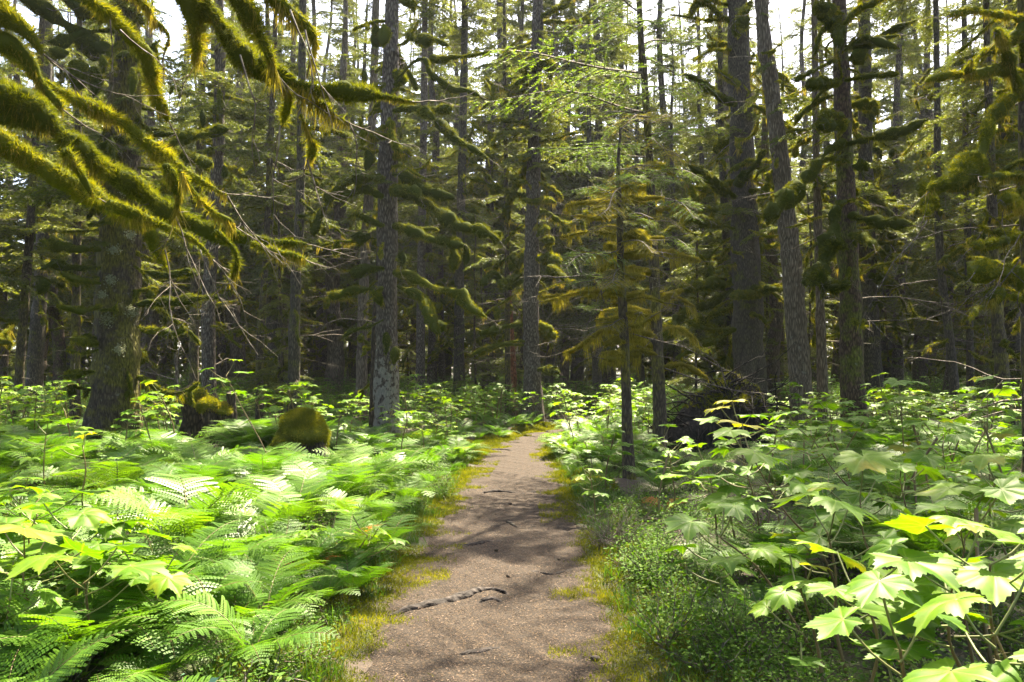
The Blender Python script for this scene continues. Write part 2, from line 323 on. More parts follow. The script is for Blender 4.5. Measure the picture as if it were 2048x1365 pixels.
def limb_template(kind, seed, thin=1.0):
    rng = np.random.default_rng(seed); mb = MB(); P = [np.zeros(3)]; n = 6
    d = nrm(np.array([1, 0, {'droop': -.15, 'long': -.05, 'stub': .0, 'hook': .0, 'fork': -.1, 'pear': -.1}[kind]]))
    L = {'stub': .45, 'pear': .5}.get(kind, 1.0)
    for i in range(n):
        bend = {'droop': -.22, 'long': .04, 'stub': -.1, 'hook': -.3 if i < 3 else .45, 'fork': -.1, 'pear': -.05}[kind]
        d = nrm(d + np.array([0, rng.normal() * .22, bend + rng.normal() * .14])); P.append(P[-1] + d * L / n)
    P = np.array(P)
    r = {'droop': [.028, .05, .06, .055, .05, .06, .035], 'long': [.03, .055, .05, .06, .045, .035, .015], 'stub': [.04, .07, .09, .075, .05], 'hook': [.03, .05, .045, .05, .05, .03], 'fork': [.035, .05, .06, .045, .05, .02], 'pear': [.025, .035, .05, .06, .04]}[kind]
    r = np.array(r) * rng.uniform(.7, 1.0) * thin
    A = dict(dens=5600, flen=.028, fw=.0085, hang=140, hlen=.09, seg=9, step=.045, k=14)
    moss_limb(mb, rng, P, r, **A)
    if kind == 'fork' or rng.random() < .35:
        i = 3; Q = [P[i]]; d2 = nrm(P[i + 1] - P[i] + np.array([0, rng.choice([-.8, .8]), -.2]))
        for k in range(4): d2 = nrm(d2 + rng.normal(size=3) * .25); Q.append(Q[-1] + d2 * .11)
        moss_limb(mb, rng, Q, np.array([.035, .04, .045, .02]) * thin, **A)
    if kind == 'pear' or rng.random() < .4 * thin:
        for k in range(rng.integers(1, 3)):
            i = rng.integers(2, n); h = rng.uniform(.12, .26)
            moss_limb(mb, rng, [P[i], P[i] - np.array([.01, .02, h * .5]), P[i] - np.array([0, 0, h])], [.02, .055, .045, .012], **A)
    bare_twig(mb, rng, P[-2], P[-1] - P[-2], .35, .007); bare_twig(mb, rng, P[3], P[4] - P[3] + rng.normal(size=3) * .15, .4, .006)
    return mb
for q, kd in enumerate(['droop', 'long', 'stub', 'hook', 'fork', 'pear', 'droop', 'long', 'fork', 'stub', 'long', 'hook', 'droop', 'pear']):
    LIMBS.append(limb_template(kd, 100 + q))
for q, kd in enumerate(['long', 'droop', 'fork', 'hook', 'long', 'droop', 'fork', 'long']): LIMBS.append(limb_template(kd, 160 + q, .42))
LMESH = [b.mesh('mossy_branch', MM) for b in LIMBS]
LMESHD = [b.mesh('mossy_branch', MMD) for b in LIMBS]

# ------------------------------------------------------------------ needle sprays
def spray(rng, bl, bw, sp, side_len=.30, nside=26, twigr=.004, droop=.12):
    """branch of unit length along +X with flat side twigs clothed in needles"""
    mb = MB(); n = 10; t = np.linspace(0, 1, n + 1)
    yw = .05 * np.sin(t * 5 + rng.uniform(0, 6)) * t; C = np.stack([t, yw, -droop * t ** 2 + .02 * np.sin(t * 7 + rng.uniform(0, 6))], -1)
    tube(mb, C, np.linspace(twigr * 2.2, twigr * .5, n + 1), 3, 1, cap=False)
    def pt(s): return np.array([np.interp(s, t, C[:, k]) for k in range(3)])
    Ps, Ds, Ns = [], [], []
    def clothe(A, d, L, dr):
        m = max(3, int(L / sp)); s = (np.arange(m) + rng.random(m) * .6) / m
        base = A + d[None] * (s * L)[:, None] + np.array([0, 0, -1.])[None] * (dr * L * s ** 2)[:, None]
        perp = nrm(np.cross(d, [0, 0, 1.]))
        for sg in (1, -1):
            Ps.append(base); Ds.append(d[None] * rng.uniform(.5, 1.1, m)[:, None] + sg * perp[None] + rng.normal(size=(m, 3)) * [.3, .3, .38])
        Ps.append(base[-1:]); Ds.append(d[None])
    for i in range(nside):
        s = (i + rng.uniform(.1, .9)) / nside * .93 + .07
        if s < .25 and rng.random() < .45: continue
        A = pt(s); sg = 1 if i % 2 else -1; an = sg * R(rng.uniform(42, 66)); tg = nrm(pt(min(1, s + .05)) - pt(s - .05))
        d = np.array([tg[0] * math.cos(an) - tg[1] * math.sin(an), tg[0] * math.sin(an) + tg[1] * math.cos(an), tg[2] - .10 + rng.normal() * .15]); d = nrm(d)
        L = side_len * (1.05 - s) ** .75 * rng.uniform(.55, 1.15) + .03
        tube(mb, np.array([A, A + d * L * .95 - np.array([0, 0, .14 * L])]), [twigr * .8, twigr * .3], 3, 1, cap=False)
        clothe(A, d, L, .15)
        if L > .16:
            for k in range(2):
                f = rng.uniform(.3, .75); a2 = R(rng.uniform(35, 55)) * (1 if k else -1)
                d2 = nrm(np.array([d[0] * math.cos(a2) - d[1] * math.sin(a2), d[0] * math.sin(a2) + d[1] * math.cos(a2), d[2] - .05]))
                clothe(A + d * L * f, d2, L * .4, .1)
    clothe(pt(.85), nrm(pt(1) - pt(.85)), .17, .1)
    P = np.vstack(Ps); D = np.vstack(Ds); m = len(P)
    blades(mb, P, D, bl * rng.uniform(.6, 1.3, m), bw * rng.uniform(.7, 1.3, m), rng, 0, np.clip(.45 + rng.normal(size=m) * .22, 0, 1), side=nrm(np.array([0, 0, .6]) + rng.normal(size=(m, 3)) * .8))
    return mb
def packmb(mb):
    V = np.concatenate(mb.v); T = np.concatenate(mb.t); return V, T, list(mb.f), np.concatenate(mb.w)
rng = np.random.default_rng(21)
SPR_FAR = [packmb(spray(rng, .052, .028, .028, nside=28)) for _ in range(5)]
SPR_MID = [packmb(spray(rng, .038, .0165, .017, nside=32)) for _ in range(5)]
SPR_NEAR = [packmb(spray(rng, .024, .0075, .011, nside=34, side_len=.36)) for _ in range(5)]
SPR_FINE = [packmb(spray(rng, .016, .004, .0085, nside=34, side_len=.30)) for _ in range(4)]
def place(mb, tpl, pos, az, tilt, scale, roll=0, matmap=None, tb=0.0):
    V, T, Fs = tpl[:3]; mb.w.append(tpl[3] if len(tpl) > 3 else np.zeros(len(V), np.float32))
    Mx = np.array((Matrix.Rotation(az, 3, 'Z') @ Matrix.Rotation(-tilt, 3, 'Y') @ Matrix.Rotation(roll, 3, 'X')))
    W = (V * scale) @ Mx.T + np.asarray(pos); n0 = mb.n
    mb.v.append(W.astype(np.float32)); mb.t.append(np.clip(T + tb, 0, 1).astype(np.float32)); mb.n += len(W)
    for f, m in Fs: mb.f.append((f + n0, m if matmap is None else matmap[m]))
def crown(mb, rng, z0, H, Lmax, nb, tpls, cx=lambda z: (0, 0), low=.35, mats=(0, 1), az_bias=None, tb=0, density_low=1.0):
    for i in range(nb):
        f = rng.random() ** 1.12; z = z0 + (H - z0) * f
        L = Lmax * (max(0, 1 - f) ** .95 + .05) * rng.uniform(.55, 1.1) * (low + (1 - low) * min(1, f / .15))
        x, y = cx(z); az = rng.uniform(0, 2 * math.pi)
        place(mb, tpls[rng.integers(len(tpls))], (x, y, z), az, R(rng.uniform(-22, 8) + 25 * (f > .8)), L, R(rng.uniform(-20, 20)), mats, tb + rng.normal() * .1)
def trunk_mesh(mb, rng, P, r, seg=20, step=.22, flare=.6, mat=0, ridge=.05, rk=5, lobes=5, stubs=10):
    C = crom(P, step); s = np.linspace(0, 1, len(C)); rr = np.interp(s, np.linspace(0, 1, len(r)), r); z = C[:, 2] - C[0, 2]
    ph = rng.uniform(0, 6.28)
    def rf(a, C_):
        zz = z[:, None]; fl = np.exp(-np.maximum(zz, 0) / .55) * flare
        return 1 + fl * (.7 + .45 * np.cos(lobes * a[None] + ph)) + ridge * np.sin(a[None] * rk * 3 + 3 * np.sin(zz * 2)) * np.sin(zz * 3.1 + a[None] * 2)
    tube(mb, C, rr, seg, mat, .075, 7, rng, radf=rf)
    for _ in range(stubs):
        i = rng.integers(int(len(C) * .08), int(len(C) * .75)); a = rng.uniform(0, 6.28); d = np.array([math.cos(a), math.sin(a), rng.uniform(-.2, .25)])
        bare_twig(mb, rng, C[i] + d * rr[i] * .6, d, rng.uniform(.5, 2.2), rng.uniform(.006, .02), 1, 3)
    return C, rr

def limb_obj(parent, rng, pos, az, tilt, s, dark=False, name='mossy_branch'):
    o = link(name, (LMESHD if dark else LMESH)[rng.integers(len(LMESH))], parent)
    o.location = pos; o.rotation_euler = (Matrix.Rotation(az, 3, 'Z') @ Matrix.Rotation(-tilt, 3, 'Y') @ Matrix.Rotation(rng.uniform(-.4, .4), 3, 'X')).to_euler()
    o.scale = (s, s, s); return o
def hero(name, label, pxpts, Y, wpx, bark, cat='tree', limbs=16, zl=(2.5, 11), ls=(.8, 2.2), crownargs=None, seed=1, H=24, seg=24, flare=.6, dark=False, side=None, nstub=16, tpl=None, nm='needle', group=None, sagY=0):
    """a tree whose trunk passes through the given photo points at distance Y; wpx its widths in photo pixels there"""
    rng = np.random.default_rng(seed)
    P = [at(px, py, Y + sagY * k) for k, (px, py) in enumerate(pxpts)]
    bx, by = P[0][0], P[0][1]; bz = hz(bx, by)
    d = (P[-1] - P[-2]) / (P[-1][2] - P[-2][2]); r = [w * Y / FPX / 2 for w in wpx]
    P[0] = np.array([bx, by, bz - .25]); rt = r[-1] * max(.1, 1 - (H - P[-1][2]) / (H * 1.02))
    top = P[-1] + d * (H - P[-1][2]) * np.array([.5, .5, 1]); P.append(top)
    root = bpy.data.objects.new(name, None); COL.objects.link(root); root.location = (bx, by, bz); tag(root, label, cat, group)
    L0 = np.array([bx, by, bz]); P = [p - L0 for p in P]; zz = [p[2] for p in P]; r = r + [max(.02, rt)]
    PP = crom(P, .5); rz = np.interp(PP[:, 2], zz, r)
    mb = MB(); C, rr = trunk_mesh(mb, rng, PP, rz, seg, .18, flare, stubs=nstub)
    link('trunk', mb.mesh('trunk', [M[bark], M['twig']]), root)
    cx = lambda z: (np.interp(z, C[:, 2], C[:, 0]), np.interp(z, C[:, 2], C[:, 1]))
    rad = lambda z: float(np.interp(z, C[:, 2], rr))
    if crownargs:
        mb = MB()
        for (z0, z1, Lm, nb) in crownargs: crown(mb, rng, z0, z1, Lm, nb, tpl or SPR_MID, cx)
        link('crown', mb.mesh('crown', [M[nm], M['twig']]), root)
    for i in range(limbs):
        z = zl[0] + (zl[1] - zl[0]) * (i + rng.random()) / limbs; az = rng.uniform(0, 6.28) if side is None else side + rng.normal() * .7
        x, y = cx(z); rd = rad(z) * .8; sc = rng.uniform(*ls)
        limb_obj(root, rng, (x + math.cos(az) * rd, y + math.sin(az) * rd, z), az, R(rng.uniform(-25, 25)), sc, dark)
    return root, L0, cx
def pxlimb(tree, Y, pts, wpx, dY=0.0, seed=0, mats=None, name='mossy_branch', **k):
    """moss-clad limb of a tree, through photo points at distance Y (running dY deeper along its length)"""
    root, L0 = tree[0], tree[1]; rng = np.random.default_rng(seed + int(pts[0][0] * 7 + pts[0][1] * 13) % 9999)
    n = len(pts); P = [at(px, py, Y + dY * i / max(1, n - 1)) - L0 for i, (px, py) in enumerate(pts)]
    mb = MB(); s = Y / 17
    A = dict(dens=2600 / s, flen=.035 * s ** .5, fw=.011 * s ** .6, hang=50, hlen=.09, step=.09 * s ** .5, k=7 / s ** .5, seg=10); A.update(k)
    moss_limb(mb, rng, P, [w * Y / FPX / 2 for w in wpx], **A)
    d = P[-1] - P[-2]
    bare_twig(mb, rng, P[-1] - d * .2, nrm(d), .5, .006)
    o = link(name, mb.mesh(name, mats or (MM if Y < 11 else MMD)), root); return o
def blob(tree, Y, px, py, w, h, seed=0, **k):
    return pxlimb(tree, Y, [(px, py - h / 2), (px + w * .12, py - h * .1), (px - w * .05, py + h / 2)], [w * .35, w * .8, w * .85, w * .6, w * .2], seed=seed, name='moss_clump', **{**k, **({'flen': .026} if k else {})})

# ------------------------------------------------------------------ the named trees
CR = [(11.5, 23.5, 3.0, 29)]
tA = hero('spruce_tree', 'tall grey barked spruce left of the path, pale lichened base, thick drooping moss limbs', [(772, 868), (772, 780), (774, 600), (776, 330), (782, 100), (784, 0)], 17, [52, 46, 40, 40, 31, 27], 'barkA1', limbs=34, zl=(2.8, 10), ls=(.5, 1.5), crownargs=[(5, 11, 2.2, 12), (11.5, 23.5, 2.8, 25)], seed=1, seg=30)
for pts, w in [
    ([(788, 350), (815, 352), (850, 380), (885, 390), (912, 396)], [12, 20, 22, 24, 8]),
    ([(790, 382), (830, 395), (872, 420), (920, 450), (965, 462), (1000, 480)], [12, 22, 26, 28, 22, 16]),
    ([(790, 452), (830, 462), (870, 480), (905, 486), (930, 490)], [10, 18, 16, 22, 20]),
    ([(790, 545), (822, 552), (865, 575), (915, 590), (935, 612), (972, 634)], [12, 22, 26, 22, 26, 14]),
    ([(795, 572), (830, 588), (850, 605), (865, 640), (882, 668)], [8, 16, 22, 26, 26]),
    ([(868, 238), (890, 258), (918, 284), (945, 296), (978, 318)], [12, 18, 22, 20, 8]),
    ([(788, 222), (820, 215), (850, 222), (868, 240)], [8, 14, 16, 14]),
    ([(850, 222), (880, 218), (902, 220)], [12, 24, 12]),
    ([(788, 170), (820, 130), (850, 118), (866, 148), (900, 178), (930, 182), (960, 192)], [5, 9, 12, 16, 14, 14, 10]),
    ([(818, 72), (842, 86), (868, 82), (900, 92)], [14, 26, 16, 8]),
    ([(866, 118), (890, 120), (915, 115), (950, 110), (985, 104)], [14, 20, 12, 8, 10]),
    ([(768, 362), (748, 356), (722, 358), (704, 352)], [16, 24, 22, 24]),
    ([(766, 395), (735, 382), (705, 388), (670, 400)], [10, 16, 16, 18]),
    ([(704, 352), (680, 372), (664, 395)], [18, 18, 26]),
    ([(664, 395), (640, 425), (625, 470)], [14, 22, 16]),
    ([(800, 375), (785, 384), (800, 378), (830, 380), (842, 398)], [12, 24, 24, 26, 14]),
    ([(768, 452), (745, 445), (712, 430), (695, 436)], [8, 12, 10, 8]),
    ([(768, 538), (735, 540), (700, 545)], [10, 18, 16]),
    ([(765, 578), (720, 578), (680, 588), (655, 592)], [8, 16, 20, 18]),
    ([(766, 640), (735, 655), (700, 662), (685, 680)], [4, 6, 6, 14]),
    ([(768, 168), (755, 178), (750, 170)], [10, 16, 6]),
    ([(762, 60), (758, 82), (750, 48)], [10, 22, 10])]:
    pxlimb(tA, 16.6, pts, [q * .88 for q in w], dY=-1.2 if pts[-1][0] > 780 else -.4)
for b in [(765, 70, 26, 46), (733, 322, 22, 42), (712, 358, 30, 30), (720, 480, 28, 24), (905, 522, 26, 50), (930, 515, 20, 48), (772, 690, 30, 46), (788, 712, 26, 34), (880, 655, 30, 26), (655, 398, 24, 30), (990, 478, 20, 26), (802, 520, 22, 26), (940, 300, 18, 30), (728, 160, 20, 34)]: blob(tA, 16.2, *b)
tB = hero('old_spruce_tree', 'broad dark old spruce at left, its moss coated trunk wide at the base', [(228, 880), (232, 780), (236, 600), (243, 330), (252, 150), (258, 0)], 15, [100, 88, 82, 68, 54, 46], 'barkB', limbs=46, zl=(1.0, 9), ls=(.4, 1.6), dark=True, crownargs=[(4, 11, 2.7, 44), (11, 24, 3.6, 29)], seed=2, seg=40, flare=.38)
for pts, w in [
    ([(232, 110), (180, 90), (110, 40), (60, 0), (20, -40)], [34, 34, 32, 30, 20]),
    ([(262, 60), (200, 30), (150, 0), (100, -30)], [30, 36, 30, 20]),
    ([(225, 60), (170, 66), (130, 80), (95, 82)], [12, 16, 18, 20]),
    ([(286, 272), (340, 268), (400, 266), (456, 258)], [6, 12, 14, 18]),
    ([(300, 296), (345, 288), (385, 272), (425, 268)], [8, 14, 14, 10]),
    ([(352, 300), (385, 318), (424, 326)], [10, 22, 18]),
    ([(200, 500), (150, 498), (100, 492), (80, 486)], [10, 20, 20, 14]),
    ([(202, 538), (150, 536), (110, 528), (78, 540)], [10, 16, 14, 12]),
    ([(200, 566), (150, 560), (120, 545)], [8, 10, 8]),
    ([(200, 615), (160, 622), (110, 612)], [8, 12, 8]),
    ([(275, 608), (340, 606), (390, 600), (440, 596)], [8, 16, 20, 20]),
    ([(274, 655), (310, 662), (345, 668), (372, 660)], [6, 14, 14, 6]),
    ([(192, 688), (165, 682), (140, 676)], [8, 14, 8]),
    ([(186, 745), (155, 748), (130, 752)], [8, 16, 22]),
    ([(196, 700), (165, 706), (132, 700)], [5, 5, 3]),
    ([(280, 540), (320, 550), (380, 545), (392, 548)], [6, 12, 16, 18])]:
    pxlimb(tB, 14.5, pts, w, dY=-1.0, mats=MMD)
for b in [(152, 152, 52, 60), (188, 165, 30, 60), (265, 165, 26, 56), (222, 310, 46, 60), (80, 575, 60, 28), (115, 105, 26, 26), (300, 120, 22, 40), (205, 130, 34, 40)]: blob(tB, 13.6, *b)
rng = np.random.default_rng(15)
for px, py, w in [(216, 640, .16), (222, 560, .12), (265, 622, .12), (205, 590, .08), (240, 700, .10), (228, 500, .10), (262, 470, .09), (250, 380, .12), (236, 300, .10)]:
    c = at(px, py, 14.52) - tB[1]; n = 160; D = rng.normal(size=(n, 3)) * [1, .35, 1] + [0, -.5, 0]; mb = MB(); diamonds(mb, c + rng.normal(size=(n, 3)) * [w * .45, .03, w * .4], D, rng.normal(size=(n, 3)), .035, .028, 0, np.clip(rng.normal(size=n) * .2 + .5, 0, 1), .5, .2)
    link('lichen_rosette', mb.mesh('lichen_rosette', [M['lichen']]), tB[0])
tC = hero('young_hemlock_tree', 'slender young tree at the right edge of the path hung with golden moss', [(1262, 952), (1254, 850), (1250, 700), (1242, 560), (1240, 440), (1236, 330), (1240, 280)], 11.5, [24, 22, 19, 17, 14, 8, 5], 'barkC', limbs=0, crownargs=None, seed=3, H=5.2, seg=14, flare=.35, nstub=8)
tD = hero('lichen_hung_tree', 'thin tree hung with golden lichen just behind the slender young tree', [(1322, 888), (1318, 780), (1312, 640), (1306, 480), (1298, 300), (1286, 120), (1278, 0)], 14.5, [28, 24, 21, 19, 16, 14, 12], 'barkC', limbs=0, crownargs=[(10, 18, 2.0, 16)], seed=4, H=18, seg=16, flare=.4, nstub=10)
rng = np.random.default_rng(77)
def fringe(tree, Y, pts, w, seed, hl=.14, **k):
    return pxlimb(tree, Y, pts, w, seed=seed, mats=[M['mosssunlit'], M['mosssunlit'], M['twig']], dens=4200, flen=.03, fw=.008, hang=420, hlen=hl, step=.05, k=13, seg=7, name='lichen_twig', dY=rng.uniform(-.8, .8), **k)
for k, (y, x1, x2) in enumerate([(400, 1130, 1330), (432, 1150, 1320), (470, 1120, 1330), (505, 1160, 1310), (590, 1080, 1300), (598, 1160, 1330), (632, 1190, 1320), (648, 1200, 1300), (668, 1180, 1290), (705, 1200, 1290), (375, 1170, 1300), (530, 1190, 1300)]):
    xc = np.interp(y, [280, 950], [1238, 1262])
    fringe(tC, 11.5, [(xc, y), ((xc + x1) / 2, y + rng.uniform(-8, 8)), (x1, y + rng.uniform(-4, 22))], [6, 10, 5], 30 + k)
    fringe(tC, 11.5, [(xc, y + 4), ((xc + x2) / 2, y + rng.uniform(-8, 8)), (x2, y + rng.uniform(-14, 14))], [6, 9, 4], 60 + k)
for k in range(18):
    y = 400 + k * 19; xc = np.interp(y, [280, 950], [1238, 1262]); sg = -1 if k % 2 else 1; l = rng.uniform(28, 62)
    fringe(tC, 11.5, [(xc, y), (xc + sg * l * .5, y - rng.uniform(0, 6)), (xc + sg * l, y + rng.uniform(-6, 10))], [8, 13, 6], 200 + k, .07)
fringe(tC, 11.4, [(1248, 640), (1200, 665), (1150, 700), (1125, 705)], [5, 9, 11, 6], 99)
fringe(tC, 11.3, [(1246, 590), (1180, 580), (1120, 592), (1075, 592)], [5, 8, 9, 5], 98)
for k, y in enumerate([330, 372, 420, 470, 505, 545, 585, 625, 662, 700, 740, 480, 600, 640]):
    xc = np.interp(y, [0, 888], [1279, 1322]); s = -1 if k % 2 else 1; l = rng.uniform(45, 110)
    fringe(tD, 14.5, [(xc, y), (xc + s * l * .5, y + rng.uniform(-16, 6)), (xc + s * l, y + rng.uniform(-12, 30))], [8, 14, 6], 120 + k, .18)
def sprays(tree, Y, lst, tpls, mat, seed, name='branch'):
    root, L0 = tree[0], tree[1]; rng = np.random.default_rng(seed)
    for (x0, y0, x1, y1, dY) in lst:
        a = at(x0, y0, Y); b = at(x1, y1, Y + dY); d = b - a; L = float(np.linalg.norm(d)); mb = MB()
        place(mb, tpls[rng.integers(len(tpls))], (0, 0, 0), 0, 0, L * (.72 if tree is tC else 1), 0)
        o = link(name, mb.mesh(name, [M[mat], M['twig']]), root); o.location = a - L0
        o.rotation_euler = (Matrix.Rotation(math.atan2(d[1], d[0]), 3, 'Z') @ Matrix.Rotation(-math.asin(d[2] / L), 3, 'Y') @ Matrix.Rotation(rng.uniform(-.5, .2), 3, 'X')).to_euler()
sprays(tC, 11.5, [(1238, 390, 1085, 342, -1.2), (1238, 405, 1120, 395, 1.1), (1236, 360, 1330, 330, -1.5), (1240, 470, 1020, 470, -1.4), (1240, 440, 1360, 425, -1.2), (1238, 420, 1010, 400, .8), (1236, 330, 1150, 300, -1), (1242, 520, 1350, 500, -1.2),
    (1242, 560, 1110, 540, -1.6), (1246, 610, 1130, 600, 1.3), (1240, 300, 1300, 270, -.8), (1238, 350, 1060, 322, -1.6), (1238, 340, 1400, 350, 1.4), (1244, 570, 1380, 560, -1.4), (1240, 500, 1080, 505, -2.0)][::2] + [(1242, 610, 1130, 600, 1.3)], SPR_FINE, 'needleyoung', 5)
sprays(tC, 11.5, [(1240, 380, 1180, 420, -2), (1240, 450, 1140, 455, -1), (1240, 480, 1340, 480, -1.6), (1242, 540, 1190, 560, -1.8), (1250, 640, 1180, 640, -1.4)], SPR_FINE, 'needlegold', 6)
sprays(tD, 14.5, [(1288, 150, 960, 52, -2.2), (1292, 220, 955, 140, -2.0), (1290, 190, 1140, 168, -1.6), (1282, 60, 1120, 20, -1.4), (1296, 270, 1440, 225, -2), (1284, 90, 1400, 60, 1.5), (1296, 300, 1080, 262, -1.6), (1286, 120, 1440, 160, -1.2), (1300, 340, 1420, 330, -1.6),
    (1290, 180, 1390, 150, -2), (1298, 310, 1130, 300, 2), (1302, 400, 1400, 400, -2), (1280, 20, 1180, -30, -2), (1306, 470, 1400, 480, -1.4), (1288, 160, 1180, 110, 2.2), (1294, 250, 1200, 225, 1.8), (1282, 50, 1350, 10, -2)], SPR_FINE, 'needleyoung', 7)
sprays(tD, 14.5, [(1300, 330, 1220, 330, -2), (1296, 280, 1360, 285, -2), (1292, 230, 1230, 230, -2), (1294, 250, 1340, 215, 1), (1304, 430, 1370, 440, -1), (1310, 540, 1390, 560, -1)], SPR_FINE, 'needlegold', 8)
tE = hero('leaning_tree', 'leaning tree with deeply furrowed grey bark right of the upturned root plate', [(1606, 845), (1598, 720), (1582, 520), (1558, 300), (1537, 130), (1522, 0)], 20, [46, 42, 38, 33, 29, 25], 'barkE', limbs=10, zl=(5, 10), ls=(.6, 1.2), crownargs=[(7, 12, 2.7, 12), (12, 23, 3.0, 25)], seed=6, seg=34, flare=.3)
tF = hero('reddish_spruce_tree', 'dark reddish barked spruce with heavy moss hooks, right of the leaning tree', [(1712, 880), (1706, 780), (1700, 600), (1690, 350), (1683, 150), (1678, 0)], 17, [52, 46, 42, 36, 32, 28], 'barkF', limbs=36, zl=(3.5, 10), ls=(.5, 1.4), crownargs=[(6, 11, 2.3, 12), (12, 20, 3.6, 70)], seed=7, seg=30)
for pts, w in [
    ([(1686, 285), (1650, 310), (1620, 352), (1590, 385), (1560, 410), (1530, 438)], [16, 14, 26, 34, 32, 30]),
    ([(1692, 400), (1672, 420), (1664, 470), (1652, 520), (1640, 562)], [18, 28, 30, 32, 34]),
    ([(1696, 500), (1680, 492), (1668, 480)], [6, 18, 22]),
    ([(1640, 560), (1665, 572), (1696, 572)], [26, 30, 22]),
    ([(1640, 540), (1622, 552), (1618, 572)], [20, 26, 18]),
    ([(1690, 92), (1730, 92), (1790, 60), (1835, 40)], [10, 26, 18, 8]),
    ([(1690, 100), (1720, 85), (1760, 80), (1800, 70)], [8, 16, 14, 8]),
    ([(1695, 98), (1720, 80), (1745, 78), (1800, 98)], [6, 12, 14, 6]),
    ([(1690, 160), (1740, 152), (1800, 150)], [12, 12, 14]),
    ([(1694, 290), (1740, 278), (1790, 268), (1858, 240)], [8, 16, 20, 16]),
    ([(1700, 430), (1738, 440), (1780, 448), (1830, 452)], [14, 22, 24, 20]),
    ([(1702, 470), (1730, 476), (1745, 490)], [12, 20, 22]),
    ([(1672, 60), (1650, 40), (1640, 10)], [14, 26, 24]),
    ([(1680, 165), (1650, 168), (1620, 172)], [14, 26, 22]),
    ([(1684, 250), (1660, 252), (1640, 250)], [14, 26, 22]),
    ([(1684, 232), (1660, 228), (1640, 232)], [10, 20, 14]),
    ([(1676, 30), (1675, 60), (1680, 90)], [12, 26, 16]),
    ([(1668, 120), (1640, 135), (1590, 160)], [8, 8, 14]),
    ([(1704, 640), (1720, 650), (1730, 640)], [6, 8, 4])]:
    pxlimb(tF, 16.6, pts, [q * .82 for q in w], dY=-1.3)
for b in [(1655, 25, 30, 40), (1710, 115, 40, 30), (1645, 585, 26, 30), (1720, 330, 40, 24)]: blob(tF, 16.1, *b)
tG = hero('big_spruce_tree', 'thick dark spruce standing straight up behind the upturned root plate', [(1502, 800), (1498, 700), (1492, 520), (1484, 300), (1478, 120), (1474, 0)], 24, [66, 58, 52, 46, 42, 38], 'barkG', limbs=40, zl=(3, 13), ls=(1.0, 2.8), crownargs=[(5, 12, 2.5, 12), (13, 25, 3.4, 25)], seed=8, H=26, seg=30)
for pts, w in [
    ([(1470, 395), (1440, 375), (1410, 355), (1375, 330)], [12, 20, 18, 10]),
    ([(1468, 458), (1430, 450), (1385, 440), (1330, 462)], [8, 18, 16, 10]),
    ([(1466, 570), (1430, 568), (1390, 572), (1332, 580)], [8, 18, 18, 10]),
    ([(1466, 580), (1420, 605), (1380, 620), (1350, 650), (1332, 680)], [8, 18, 18, 20, 14]),
    ([(1466, 660), (1430, 680), (1395, 690), (1350, 718)], [8, 14, 10, 5]),
    ([(1520, 590), (1490, 590), (1460, 596)], [6, 16, 12]),
    ([(1508, 575), (1540, 580), (1580, 578)], [12, 14, 12]),
    ([(1478, 365), (1510, 330), (1530, 300)], [20, 18, 8]),
    ([(1470, 210), (1440, 195), (1410, 175), (1370, 150)], [10, 14, 14, 8]),
    ([(1470, 660), (1400, 655), (1370, 640)], [6, 8, 6])]:
    pxlimb(tG, 23.5, pts, w, dY=-2)
tH = hero('path_side_spruce_tree', 'straight spruce with a fluted base where the path bends out of sight', [(1066, 826), (1064, 740), (1062, 600), (1066, 400), (1072, 150), (1076, 0)], 25, [44, 34, 31, 28, 24, 20], 'barkA', limbs=40, zl=(2.5, 13), ls=(1.0, 2.4), crownargs=[(8, 14, 2.7, 44), (14, 27, 3.6, 25)], seed=9, H=27, seg=26)
for pts, w in [([(1045, 560), (1010, 570), (985, 545), (962, 572)], [8, 14, 14, 10]), ([(1042, 550), (1020, 560), (1000, 575)], [10, 16, 12]), ([(1044, 650), (1000, 655), (960, 672)], [6, 14, 16]), ([(1078, 740), (1100, 740), (1120, 745)], [6, 14, 8]),
    ([(1046, 690), (1000, 690), (940, 710)], [6, 8, 8]), ([(1080, 560), (1110, 540), (1140, 570)], [6, 14, 10])]: pxlimb(tH, 24.5, pts, w, dY=-1.5)
tI = hero('spruce_tree', 'spruce with a bowed trunk right of the broad dark old spruce', [(420, 835), (418, 740), (416, 640), (424, 480), (436, 300), (440, 100), (438, 0)], 21, [30, 27, 26, 26, 23, 20, 18], 'barkA', limbs=30, zl=(2.5, 10), ls=(.5, 1.5), crownargs=[(8, 13, 2.5, 32), (13, 24, 3, 23)], seed=10)
for Bx in [(320, 215, 18, 60), (438, 205, 14, 50), (448, 345, 18, 26), (405, 240, 12, 40)]: blob(tI, 19, *Bx)
tI2 = hero('spruce_tree', 'thinner spruce standing close on the left of the bowed trunk', [(386, 830), (388, 700), (392, 500), (402, 250), (408, 0)], 23, [20, 18, 16, 14, 12], 'barkC', limbs=10, ls=(.6, 1.4), crownargs=[(7, 14, 2.3, 40), (14, 22, 2.6, 18)], seed=11, H=22)
tJ = hero('spruce_tree', 'dark crooked spruce just behind the moss capped stump', [(592, 832), (588, 740), (590, 640), (592, 560), (600, 400), (606, 0)], 20, [30, 24, 23, 20, 18, 14], 'barkG', limbs=33, zl=(1.5, 8), ls=(.5, 1.3), dark=True, crownargs=[(4, 12, 1.9, 26), (12, 22, 2.6, 21)], seed=12, H=22, flare=.8)
